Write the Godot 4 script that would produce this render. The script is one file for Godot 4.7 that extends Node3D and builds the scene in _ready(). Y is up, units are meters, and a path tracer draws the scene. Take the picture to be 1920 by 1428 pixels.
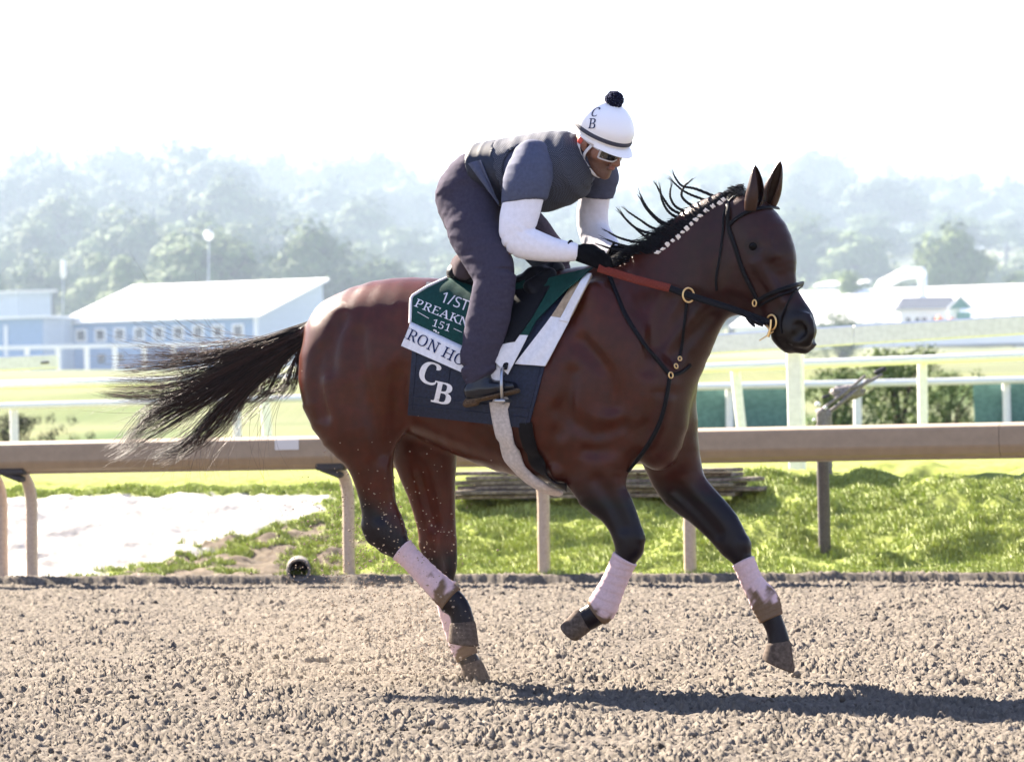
extends Node3D
# A dark bay racehorse cantering along a dirt track with its rider, backlit by a low morning sun.
# Order: camera, sky, sun, exposure; helpers; setting; horse; rider; tack; background; small details.

const FPX := 6720.0            # focal length in photograph pixels (1920 wide)
const YAW := deg_to_rad(18.0)  # the horse and the rail both run obliquely toward the camera
var cam: Camera3D
var CT: Transform3D            # where it stands
var HX: Transform3D            # horse frame: x forward, y up, z toward its right (near) side
var rng := RandomNumberGenerator.new()
var taken := {}

func _ready() -> void:
	rng.seed = 7
	set_camera_and_light()
	make_materials()
	HX = Transform3D(Basis(Vector3.UP, -YAW), Vector3.ZERO)
	build_ground()
	build_background()
	build_rails()
	build_trackside()
	build_horse()
	build_tack()
	build_rider()
	build_details()

func set_camera_and_light() -> void:
	cam = Camera3D.new()
	cam.name = "camera"
	cam.position = Vector3(0, 0.98, 14.0)
	cam.rotation_degrees = Vector3(0.853, 0, -1.0)
	cam.near = 0.1
	cam.far = 4000.0
	var at := CameraAttributesPhysical.new()
	at.frustum_focal_length = 112.94
	at.frustum_far = 4000.0
	at.frustum_near = 0.1
	at.frustum_focus_distance = 13.85
	at.exposure_aperture = 5.6
	cam.attributes = at
	add_child(cam)
	CT = cam.transform
	cam.current = true
	var env := Environment.new()
	env.background_mode = Environment.BG_SKY
	var sky := Sky.new()
	var sm := ProceduralSkyMaterial.new()
	sm.sky_top_color = Color(0.51, 0.595, 0.79)
	sm.sky_horizon_color = Color(0.97, 0.985, 1.0)
	sm.sky_curve = 0.15
	sm.sky_energy_multiplier = 1.0
	sm.ground_bottom_color = Color(0.35, 0.33, 0.30)
	sm.ground_horizon_color = Color(0.8, 0.85, 0.9)
	sky.sky_material = sm
	env.sky = sky
	env.background_energy_multiplier = 0.24
	env.tonemap_mode = Environment.TONE_MAPPER_LINEAR
	env.tonemap_exposure = 8.5
	env.sdfgi_enabled = true
	env.ssao_enabled = true
	env.ssil_enabled = true
	env.fog_enabled = true
	env.fog_density = 0.00012
	env.volumetric_fog_enabled = true
	env.volumetric_fog_density = 0.0
	env.fog_light_color = Color(0.78, 0.88, 1.0)
	var we := WorldEnvironment.new()
	we.name = "environment"
	we.environment = env
	add_child(we)
	var sun := DirectionalLight3D.new()
	sun.name = "sun"
	sun.light_energy = 1.6
	sun.light_color = Color(1.0, 0.95, 0.88)
	sun.light_angular_distance = 0.5
	sun.shadow_enabled = true
	add_child(sun)
	sun.look_at_from_position(Vector3.ZERO, Vector3(0.95, -1.0, 1.1), Vector3.UP)

# ---------------------------------------------------------------- pixels to places
func ray_dir(px: float, py: float) -> Vector3:
	return (CT.basis * Vector3((px - 960.0) / FPX, (714.0 - py) / FPX, -1.0)).normalized()

func on_plane(px: float, py: float, at: Vector3, nrm: Vector3) -> Vector3:
	var d := ray_dir(px, py)
	return CT.origin + d * ((at - CT.origin).dot(nrm) / d.dot(nrm))

func ground_at(px: float, py: float, h := 0.0) -> Vector3:
	return on_plane(px, py, Vector3(0, h, 0), Vector3.UP)

func at_depth(px: float, py: float, d: float) -> Vector3:   # d metres from the camera along its view
	return CT.origin + CT.basis * Vector3((px - 960.0) / FPX * d, (714.0 - py) / FPX * d, -d)

func hp(px: float, py: float, w := 0.0) -> Vector3:   # horse frame point in the lengthwise plane w metres to the near side
	var zz := HX.basis.z
	return HX.affine_inverse() * on_plane(px, py, HX.origin + zz * w, zz)

# ---------------------------------------------------------------- naming
func numbered(called: String) -> String:
	if not taken.has(called):
		taken[called] = 0
		return called
	taken[called] += 1
	return "%s_%03d" % [called, taken[called]]

func tag(o: Node, label: String, category: String, group := "", kind := "") -> void:
	if label: o.set_meta("label", label)
	if category: o.set_meta("category", category)
	if group: o.set_meta("group", group)
	if kind: o.set_meta("kind", kind)

func thing(called: String, label: String, category: String, xf := Transform3D.IDENTITY, group := "") -> Node3D:
	var o := Node3D.new()
	o.name = numbered(called)
	add_child(o)
	o.transform = xf
	tag(o, label, category, group)
	return o

func part(called: String, mesh: Mesh, mat: Material, parent: Node3D, off := Vector3.ZERO) -> MeshInstance3D:
	var o := MeshInstance3D.new()
	o.mesh = mesh
	o.material_override = mat
	o.name = called
	o.position = off
	parent.add_child(o, true)
	return o

func solo(called: String, mesh: Mesh, mat: Material, label := "", category := "", group := "", kind := "") -> MeshInstance3D:
	var o := MeshInstance3D.new()
	o.mesh = mesh
	o.material_override = mat
	o.name = numbered(called)
	add_child(o)
	tag(o, label, category, group, kind)
	return o

# ---------------------------------------------------------------- mesh building
class MB:
	var v := PackedVector3Array()
	var n := PackedVector3Array()
	var c := PackedColorArray()
	var ix := PackedInt32Array()
	var col := Color.WHITE

	func put(p: Vector3, nn: Vector3) -> int:
		v.append(p); n.append(nn); c.append(col)
		return v.size() - 1

	func tri(a: Vector3, b: Vector3, d: Vector3) -> void:   # flat, given counter-clockwise seen from outside
		var nn := (b - a).cross(d - a).normalized()
		var i := v.size()
		put(a, nn); put(b, nn); put(d, nn)
		ix.append_array(PackedInt32Array([i, i + 2, i + 1]))

	func quad(a: Vector3, b: Vector3, d: Vector3, e: Vector3) -> void:
		var nn := (d - a).cross(e - b).normalized()
		var i := v.size()
		put(a, nn); put(b, nn); put(d, nn); put(e, nn)
		ix.append_array(PackedInt32Array([i, i + 2, i + 1, i, i + 3, i + 2]))

	# box with chamfered edges, centred in xf
	func box(xf: Transform3D, size: Vector3, bev := 0.0) -> void:
		var h := size * 0.5
		if bev <= 0.0:
			for ax in 3:
				for s in [-1.0, 1.0]:
					var p := [Vector3(), Vector3(), Vector3(), Vector3()]
					var u := (ax + 1) % 3
					var w := (ax + 2) % 3
					var k := 0
					for q in [[-1, -1], [1, -1], [1, 1], [-1, 1]]:
						var t := Vector3()
						t[ax] = h[ax] * s; t[u] = h[u] * q[0] * s; t[w] = h[w] * q[1]
						p[k] = xf * t
						k += 1
					quad(p[0], p[1], p[2], p[3])
			return
		var b := minf(bev, minf(h.x, minf(h.y, h.z)) * 0.9)
		for ax in 3:
			var u := (ax + 1) % 3
			var w := (ax + 2) % 3
			for s in [-1.0, 1.0]:
				var p := []
				for q in [[-1, -1], [1, -1], [1, 1], [-1, 1]]:
					var t := Vector3()
					t[ax] = h[ax] * s; t[u] = (h[u] - b) * q[0] * s; t[w] = (h[w] - b) * q[1]
					p.append(xf * t)
				quad(p[0], p[1], p[2], p[3])
				for s2 in [-1.0, 1.0]:   # edge along w between the faces +-ax and +-u
					var q0 := Vector3(); var q1 := Vector3(); var q2 := Vector3(); var q3 := Vector3()
					q0[ax] = h[ax] * s; q0[u] = (h[u] - b) * s2; q0[w] = -(h[w] - b)
					q1[ax] = (h[ax] - b) * s; q1[u] = h[u] * s2; q1[w] = -(h[w] - b)
					q2 = q1; q2[w] = h[w] - b
					q3 = q0; q3[w] = h[w] - b
					if s * s2 > 0: quad(xf * q0, xf * q1, xf * q2, xf * q3)
					else: quad(xf * q0, xf * q3, xf * q2, xf * q1)
		for sx in [-1.0, 1.0]:
			for sy in [-1.0, 1.0]:
				for sz in [-1.0, 1.0]:
					var a := Vector3(h.x * sx, (h.y - b) * sy, (h.z - b) * sz)
					var d := Vector3((h.x - b) * sx, h.y * sy, (h.z - b) * sz)
					var e := Vector3((h.x - b) * sx, (h.y - b) * sy, h.z * sz)
					if sx * sy * sz > 0: tri(xf * a, xf * d, xf * e)
					else: tri(xf * a, xf * e, xf * d)

	func beam(a: Vector3, b: Vector3, wide: float, high: float, bev := 0.0, up := Vector3.UP) -> void:
		var d := (b - a)
		var z := d.normalized()
		var x := up.cross(z).normalized()
		var y := z.cross(x)
		box(Transform3D(Basis(x, y, z), (a + b) * 0.5), Vector3(wide, high, d.length()), bev)

	# round or flattened tube along points; rad a number or an array; face: direction the flat side looks at (array or one vector)
	func tube(pts: PackedVector3Array, rad, sides := 6, flat := 1.0, face = null, caps := true) -> void:
		var m := pts.size()
		if m < 2: return
		var base := v.size()
		var prev := Vector3.UP
		for i in m:
			var t: Vector3 = (pts[mini(i + 1, m - 1)] - pts[maxi(i - 1, 0)]).normalized()
			var f: Vector3 = prev
			if face is Vector3: f = face
			elif face is PackedVector3Array: f = face[i]
			if absf(f.dot(t)) > 0.98: f = Vector3.RIGHT if absf(t.x) < 0.9 else Vector3.BACK
			f = (f - t * f.dot(t)).normalized()
			prev = f
			var s := t.cross(f)
			var r: float = rad[i] if rad is Array or rad is PackedFloat32Array else rad
			for k in sides:
				var an := TAU * (k + 0.5) / sides
				var nn := (s * cos(an) * flat + f * sin(an)).normalized()
				put(pts[i] + s * (cos(an) * r) + f * (sin(an) * r * flat), nn)
		for i in m - 1:
			for k in sides:
				var a := base + i * sides + k
				var b := base + i * sides + (k + 1) % sides
				ix.append_array(PackedInt32Array([a, a + sides, b, b, a + sides, b + sides]))
		if caps:
			for e in [0, m - 1]:
				var ctr := put(pts[e], (pts[e] - pts[1 if e == 0 else m - 2]).normalized())
				for k in sides:
					var a: int = base + e * sides + k
					var b: int = base + e * sides + (k + 1) % sides
					if e == 0: ix.append_array(PackedInt32Array([ctr, a, b]))
					else: ix.append_array(PackedInt32Array([ctr, b, a]))

	# surface of rows x columns points, smooth
	func sheet(p: Array, closed := false, flip := false) -> void:
		var rows := p.size()
		var cols: int = p[0].size()
		var base := v.size()
		for r in rows:
			for k in cols:
				var ka := k - 1; var kb := k + 1
				if closed: ka = (k + cols - 1) % cols; kb = (k + 1) % cols
				else: ka = maxi(ka, 0); kb = mini(kb, cols - 1)
				var du: Vector3 = p[r][kb] - p[r][ka]
				var dv: Vector3 = p[mini(r + 1, rows - 1)][k] - p[maxi(r - 1, 0)][k]
				var nn := du.cross(dv).normalized()
				if flip: nn = -nn
				put(p[r][k], nn)
		for r in rows - 1:
			for k in (cols if closed else cols - 1):
				var a := base + r * cols + k
				var b := base + r * cols + (k + 1) % cols
				var e := a + cols
				var f := b + cols
				if flip: ix.append_array(PackedInt32Array([a, b, e, b, f, e]))
				else: ix.append_array(PackedInt32Array([a, e, b, b, e, f]))

	# lathe: profile of [radius, height] about y of xf
	func lathe(xf: Transform3D, prof: Array, sides := 16) -> void:
		var rows := []
		for q in prof:
			var row := []
			for k in sides:
				var an := TAU * k / sides
				row.append(xf * Vector3(cos(an) * q[0], q[1], sin(an) * q[0]))
			rows.append(row)
		sheet(rows, true, true)

	# lumpy ball
	func blob(xf: Transform3D, noise: FastNoiseLite, amp: float, rings := 7, sides := 10, freq := 1.0) -> void:
		var rows := []
		for r in rings + 1:
			var th := PI * r / rings
			var row := []
			for k in sides:
				var an := TAU * k / sides
				var d := Vector3(sin(th) * cos(an), cos(th), sin(th) * sin(an))
				var q := (d + xf.origin * 3.0) * freq * 10.0
				row.append(xf * (d * (1.0 + amp * noise.get_noise_3d(q.x, q.y, q.z))))
			rows.append(row)
		sheet(rows, true, true)

	func smooth_normals() -> void:
		var acc := PackedVector3Array()
		acc.resize(v.size())
		for t in range(0, ix.size(), 3):
			var a := ix[t]; var b := ix[t + 1]; var d := ix[t + 2]
			var nn := (v[d] - v[a]).cross(v[b] - v[a])
			acc[a] += nn; acc[b] += nn; acc[d] += nn
		for i in v.size(): n[i] = acc[i].normalized()

	func mesh(colored := false) -> ArrayMesh:
		for t in range(0, ix.size(), 3):   # winding follows the normals
			var a := ix[t]; var b := ix[t + 1]; var d := ix[t + 2]
			if (v[d] - v[a]).cross(v[b] - v[a]).dot(n[a] + n[b] + n[d]) < 0.0:
				ix[t + 1] = d; ix[t + 2] = b
		var arr := []
		arr.resize(Mesh.ARRAY_MAX)
		arr[Mesh.ARRAY_VERTEX] = v
		arr[Mesh.ARRAY_NORMAL] = n
		if colored: arr[Mesh.ARRAY_COLOR] = c
		arr[Mesh.ARRAY_INDEX] = ix
		var m := ArrayMesh.new()
		m.add_surface_from_arrays(Mesh.PRIMITIVE_TRIANGLES, arr)
		return m

func curve(pts: Array, per := 4) -> PackedVector3Array:   # Catmull-Rom through points
	var out := PackedVector3Array()
	for i in pts.size() - 1:
		var a: Vector3 = pts[maxi(i - 1, 0)]
		var b: Vector3 = pts[i]
		var d: Vector3 = pts[i + 1]
		var e: Vector3 = pts[mini(i + 2, pts.size() - 1)]
		for k in per:
			out.append(b.cubic_interpolate(d, a, e, float(k) / per))
	out.append(pts[-1])
	return out

# ---------------------------------------------------------------- bodies: fields of tapered elliptic limbs, meshed as surface nets
class Seg:
	var A: Vector3
	var D: Vector3
	var N: Vector3
	var L: Vector3
	var ln: float
	var a0: float; var a1: float; var b0: float; var b1: float; var s0: float; var s1: float
	var cap := 1.0
	func dist(p: Vector3) -> float:
		var r := p - A
		var t := r.dot(D)
		var e := 0.0
		if t < 0.0:
			e = t; t = 0.0
		elif t > ln:
			e = t - ln; t = ln
		var f := t / ln
		var a := a0 + (a1 - a0) * f
		var b := b0 + (b1 - b0) * f
		var u := r.dot(N)
		var w := r.dot(L)
		b *= 1.0 + (s0 + (s1 - s0) * f) * clampf(u / a, -1.0, 1.0)
		var g := minf(a, b) * cap
		var x := u / a
		var y := w / b
		var z := e / g
		var k0 := sqrt(x * x + y * y + z * z)
		if k0 < 0.001: return -minf(a, b)
		x /= a; y /= b; z /= g
		return k0 * (k0 - 1.0) / sqrt(x * x + y * y + z * z)

class Limb:
	var segs: Array[Seg] = []
	var k := 0.03       # blend width
	var cut := false    # taken away instead of added
	var stations := []
	var L: Vector3
	func dist(p: Vector3) -> float:
		var d := 1e9
		for s in segs: d = minf(d, s.dist(p))
		return d

# stations: [centre, in-plane half size, lateral half size, skew]; lat: lateral direction
func limb(stations: Array, lat := Vector3(0, 0, 1), k := 0.03, per := 3, cap := 1.0) -> Limb:
	var l := Limb.new()
	l.k = k
	l.L = lat
	l.stations = stations
	var n := stations.size()
	var fine := []
	for i in n - 1:
		for j in per:
			fine.append(station_at(stations, i + float(j) / per))
	fine.append(stations[n - 1])
	for i in fine.size() - 1:
		var s := Seg.new()
		s.A = fine[i][0]
		var d: Vector3 = fine[i + 1][0] - s.A
		s.ln = maxf(d.length(), 1e-5)
		s.D = d / s.ln
		s.N = s.D.cross(lat).normalized()
		s.L = s.N.cross(s.D).normalized()
		s.a0 = fine[i][1]; s.a1 = fine[i + 1][1]; s.b0 = fine[i][2]; s.b1 = fine[i + 1][2]
		s.s0 = fine[i][3]; s.s1 = fine[i + 1][3]
		s.cap = cap
		l.segs.append(s)
	return l

func station_at(st: Array, x: float) -> Array:
	var n := st.size()
	var i := clampi(int(x), 0, n - 2)
	var f := x - i
	var p: Array = st[maxi(i - 1, 0)]
	var a: Array = st[i]
	var b: Array = st[i + 1]
	var q: Array = st[mini(i + 2, n - 1)]
	return [(a[0] as Vector3).cubic_interpolate(b[0], p[0], q[0], f), maxf(cubic_interpolate(a[1], b[1], p[1], q[1], f), 0.004), maxf(cubic_interpolate(a[2], b[2], p[2], q[2], f), 0.004), lerpf(a[3], b[3], f)]

func field_at(limbs: Array, p: Vector3) -> float:
	var d := 1e9
	for l: Limb in limbs:
		var e := l.dist(p)
		d = blend(d, e, l.k, l.cut)
	return d

func blend(d: float, e: float, k: float, cut: bool) -> float:
	if cut:
		e = -e
		var h := maxf(k - absf(d - e), 0.0) / k
		return maxf(d, e) + h * h * k * 0.25
	var g := maxf(k - absf(d - e), 0.0) / k
	return minf(d, e) - g * g * k * 0.25

func field_normal(limbs: Array, p: Vector3, h := 0.004) -> Vector3:
	return Vector3(
		field_at(limbs, p + Vector3(h, 0, 0)) - field_at(limbs, p - Vector3(h, 0, 0)),
		field_at(limbs, p + Vector3(0, h, 0)) - field_at(limbs, p - Vector3(0, h, 0)),
		field_at(limbs, p + Vector3(0, 0, h)) - field_at(limbs, p - Vector3(0, 0, h))).normalized()

# march from o along d (unit) to the field's surface, pushed out by off; null if missed
func march(limbs: Array, o: Vector3, d: Vector3, reach: float, off := 0.0):
	var t := 0.0
	for i in 90:
		var e := field_at(limbs, o + d * t) - off
		if e < 0.0008: return o + d * t
		t += e * 0.7
		if t > reach: return null
	return null

# surface nets; color: Callable(point, normal) -> Color; bump: Callable(point) -> metres added to the field (small)
func net(limbs: Array, cell: float, color = null, grow := 0.0, clip = null, bump = null, relax := 0) -> ArrayMesh:
	var lo := Vector3(1e9, 1e9, 1e9)
	var hi := -lo
	for l: Limb in limbs:
		if l.cut: continue
		for s in l.segs:
			var r := maxf(maxf(s.a0, s.a1), maxf(s.b0, s.b1) * (1.0 + absf(s.s0))) + grow + cell * 3.0
			for q in [s.A, s.A + s.D * s.ln]:
				lo = lo.min(q - Vector3(r, r, r)); hi = hi.max(q + Vector3(r, r, r))
	var B := 4
	var nb := Vector3i(((hi - lo) / (cell * B)).ceil())
	var nx := nb.x * B + 1; var ny := nb.y * B + 1; var nz := nb.z * B + 1
	var sxy := nx * ny
	var val := PackedFloat32Array()
	val.resize(nx * ny * nz)
	val.fill(1e6)
	var active := []
	# coarse: super blocks of 4 x 4 x 4 blocks, sampled on all cores
	var half := cell * B * 0.5 * sqrt(3.0)
	var jobs := []
	for gz in range(0, nb.z, 4):
		for gy in range(0, nb.y, 4):
			for gx in range(0, nb.x, 4): jobs.append(Vector3i(gx, gy, gz))
	var found := []
	found.resize(jobs.size())
	var lock := Mutex.new()
	var work := func(n: int) -> void:
		var out := sample_block(limbs, jobs[n], nb, lo, cell, half, grow, clip, bump)
		if out.size():
			lock.lock()
			found[n] = out
			lock.unlock()
	var id := WorkerThreadPool.add_group_task(work, jobs.size(), -1, true)
	WorkerThreadPool.wait_for_group_task_completion(id)
	for f in found:
		if f == null: continue
		for q in f:
			var bl: Vector3i = q[0]
			var vals: PackedFloat32Array = q[1]
			active.append(bl)
			var at := 0
			for k in B + 1:
				for j in B + 1:
					var row := (bl.z * B + k) * sxy + (bl.y * B + j) * nx + bl.x * B
					for i in B + 1:
						val[row + i] = vals[at]
						at += 1
	var mb := MB.new()
	var idx := PackedInt32Array()
	idx.resize(val.size())
	idx.fill(-1)
	var off := [0, 1, nx, nx + 1, sxy, sxy + 1, sxy + nx, sxy + nx + 1]
	var edges := [[0, 1], [2, 3], [4, 5], [6, 7], [0, 2], [1, 3], [4, 6], [5, 7], [0, 4], [1, 5], [2, 6], [3, 7]]
	var pos := [Vector3(0, 0, 0), Vector3(1, 0, 0), Vector3(0, 1, 0), Vector3(1, 1, 0), Vector3(0, 0, 1), Vector3(1, 0, 1), Vector3(0, 1, 1), Vector3(1, 1, 1)]
	var g := PackedFloat32Array()
	g.resize(8)
	for bl: Vector3i in active:
		for k in B:
			for j in B:
				var row := (bl.z * B + k) * sxy + (bl.y * B + j) * nx + bl.x * B
				for i in B:
					var o := row + i
					var inside := 0
					var wild := false
					for q in 8:
						var f := val[o + off[q]]
						if f > 9e5: wild = true
						g[q] = f
						if f < 0.0: inside += 1
					if inside == 0 or inside == 8 or wild: continue
					var s := Vector3.ZERO
					var cnt := 0
					for e in edges:
						var fa := g[e[0]]; var fb := g[e[1]]
						if (fa < 0.0) != (fb < 0.0):
							s += (pos[e[0]] as Vector3).lerp(pos[e[1]], fa / (fa - fb))
							cnt += 1
					s /= cnt
					var gr := Vector3(
						lerpf(lerpf(g[1] - g[0], g[3] - g[2], s.y), lerpf(g[5] - g[4], g[7] - g[6], s.y), s.z),
						lerpf(lerpf(g[2] - g[0], g[3] - g[1], s.x), lerpf(g[6] - g[4], g[7] - g[5], s.x), s.z),
						lerpf(lerpf(g[4] - g[0], g[5] - g[1], s.x), lerpf(g[6] - g[2], g[7] - g[3], s.x), s.y)).normalized()
					var p := lo + (Vector3(bl.x * B + i, bl.y * B + j, bl.z * B + k) + s) * cell
					if color != null: mb.col = color.call(p, gr)
					idx[o] = mb.put(p, gr)
	for bl: Vector3i in active:
		for k in B:
			for j in B:
				var row := (bl.z * B + k) * sxy + (bl.y * B + j) * nx + bl.x * B
				for i in B:
					var o := row + i
					if idx[o] < 0: continue
					var f0 := val[o] < 0.0
					# an edge along each axis starting at this corner
					for ax in 3:
						var da: int = [1, nx, sxy][ax]
						if f0 == (val[o + da] < 0.0): continue
						var u: int = [nx, sxy, 1][ax]
						var w: int = [sxy, 1, nx][ax]
						if o - u - w < 0: continue
						var q0 := idx[o]; var q1 := idx[o - u]; var q2 := idx[o - u - w]; var q3 := idx[o - w]
						if q1 < 0 or q2 < 0 or q3 < 0: continue
						if f0: mb.ix.append_array(PackedInt32Array([q0, q2, q1, q0, q3, q2]))
						else: mb.ix.append_array(PackedInt32Array([q0, q1, q2, q0, q2, q3]))
	for pass_ in relax:   # even out the shading normals away from fine features
		var acc := PackedVector3Array()
		acc.resize(mb.v.size())
		for t in range(0, mb.ix.size(), 3):
			var a := mb.ix[t]; var b := mb.ix[t + 1]; var d := mb.ix[t + 2]
			var m := mb.n[a] + mb.n[b] + mb.n[d]
			acc[a] += m; acc[b] += m; acc[d] += m
		for i in mb.v.size():
			if mb.v[i].x < 0.3 and mb.v[i].y > 1.22: mb.n[i] = acc[i].normalized()
	return mb.mesh(color != null)

func sample_block(limbs: Array, gb: Vector3i, nb: Vector3i, lo: Vector3, cell: float, half: float, grow: float, clip, bump) -> Array:
	var out := []
	var B := 4
	var cc := lo + Vector3(gb.x + 2, gb.y + 2, gb.z + 2) * (cell * B)
	var dd := field_at(limbs, cc) - grow
	if absf(dd) > half * 4.0 * 1.3 + 0.02: return out
	var near := near_set(limbs, cc, half * 4.0)
	for bz in range(gb.z, mini(gb.z + 4, nb.z)):
		for by in range(gb.y, mini(gb.y + 4, nb.y)):
			for bx in range(gb.x, mini(gb.x + 4, nb.x)):
				var c2 := lo + (Vector3(bx, by, bz) + Vector3(0.5, 0.5, 0.5)) * (cell * B)
				var d2 := set_dist(near, c2) - grow
				if absf(d2) > half * 1.12 + 0.004: continue
				var fine := near_from(near, c2, half)
				var vals := PackedFloat32Array()
				for k in B + 1:
					for j in B + 1:
						for i in B + 1:
							var p := lo + Vector3(bx * B + i, by * B + j, bz * B + k) * cell
							var f := set_dist(fine, p) - grow
							if bump != null and absf(f) < cell * 2.2: f -= bump.call(p)
							if clip != null and f < cell * 2.2: f = maxf(f, clip.call(p))
							vals.append(f)
				out.append([Vector3i(bx, by, bz), vals])
	return out

func near_set(limbs: Array, c: Vector3, r: float) -> Array:   # [segs, k, cut] per limb that can matter within r of c
	var all := []
	var best := 1e9
	for l: Limb in limbs:
		var ds := PackedFloat32Array()
		var dm := 1e9
		for s in l.segs:
			var e := s.dist(c)
			ds.append(e)
			dm = minf(dm, e)
		all.append([l, ds, dm])
		if not l.cut: best = minf(best, dm)
	return pick(all, best, r)

func near_from(sets: Array, c: Vector3, r: float) -> Array:
	var all := []
	var best := 1e9
	for q in sets:
		var ds := PackedFloat32Array()
		var dm := 1e9
		for s: Seg in q[0]:
			var e := s.dist(c)
			ds.append(e)
			dm = minf(dm, e)
		all.append([q, ds, dm])
		if not q[2]: best = minf(best, dm)
	return pick(all, best, r)

func pick(all: Array, best: float, r: float) -> Array:
	var out := []
	for q in all:
		var src = q[0]
		var segs: Array = src.segs if src is Limb else src[0]
		var k: float = src.k if src is Limb else src[1]
		var cut: bool = src.cut if src is Limb else src[2]
		if q[2] > maxf(best, 0.0) + r * 2.4 + k: continue
		var keep: Array[Seg] = []
		for i in segs.size():
			if q[1][i] < q[2] + r * 2.4: keep.append(segs[i])
		out.append([keep, k, cut])
	return out

func set_dist(sets: Array, p: Vector3) -> float:
	var d := 1e9
	for q in sets:
		var e := 1e9
		for s: Seg in q[0]: e = minf(e, s.dist(p))
		d = blend(d, e, q[1], q[2])
	return d

# ---------------------------------------------------------------- materials
var M := {}

func srgb(r: float, g: float, b: float) -> Color:   # linear base colour -> albedo_color
	return Color(r, g, b).linear_to_srgb()

func noise_tex(seed_: int, freq: float, lo: Color, hi: Color, size := 512, octaves := 4, mid = null, kind := FastNoiseLite.TYPE_SIMPLEX_SMOOTH) -> NoiseTexture2D:
	var t := NoiseTexture2D.new()
	var nz := FastNoiseLite.new()
	nz.seed = seed_
	nz.noise_type = kind
	nz.frequency = freq
	nz.fractal_octaves = octaves
	t.noise = nz
	t.width = size
	t.height = size
	t.seamless = true
	var g := Gradient.new()
	g.set_color(0, lo)
	g.set_color(1, hi)
	if mid != null: g.add_point(0.5, mid)
	t.color_ramp = g
	return t

func normal_tex(seed_: int, freq: float, strength: float, size := 512, octaves := 4, kind := FastNoiseLite.TYPE_SIMPLEX_SMOOTH) -> NoiseTexture2D:
	var t := NoiseTexture2D.new()
	var nz := FastNoiseLite.new()
	nz.seed = seed_
	nz.noise_type = kind
	nz.frequency = freq
	nz.fractal_octaves = octaves
	t.noise = nz
	t.width = size
	t.height = size
	t.seamless = true
	t.as_normal_map = true
	t.bump_strength = strength
	return t

func mat(r: float, g: float, b: float, rough := 0.8, spec := 0.5, metal := 0.0) -> StandardMaterial3D:
	var m := StandardMaterial3D.new()
	m.albedo_color = srgb(r, g, b)
	m.roughness = rough
	m.metallic_specular = spec
	m.metallic = metal
	m.cull_mode = BaseMaterial3D.CULL_DISABLED
	return m

func grained(m: StandardMaterial3D, seed_: int, scale: float, depth := 0.25, bump := 0.0, bump_freq := 0.05) -> StandardMaterial3D:
	m.albedo_texture = noise_tex(seed_, 0.02, Color(1 - depth, 1 - depth, 1 - depth), Color.WHITE, 256, 5)
	m.uv1_triplanar = true
	m.uv1_scale = Vector3.ONE * scale
	if bump > 0.0:
		m.normal_enabled = true
		m.normal_texture = normal_tex(seed_ + 50, bump_freq, bump, 256)
	return m

func vcol(m: StandardMaterial3D) -> StandardMaterial3D:
	m.albedo_color = Color.WHITE
	m.vertex_color_use_as_albedo = true
	return m

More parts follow.
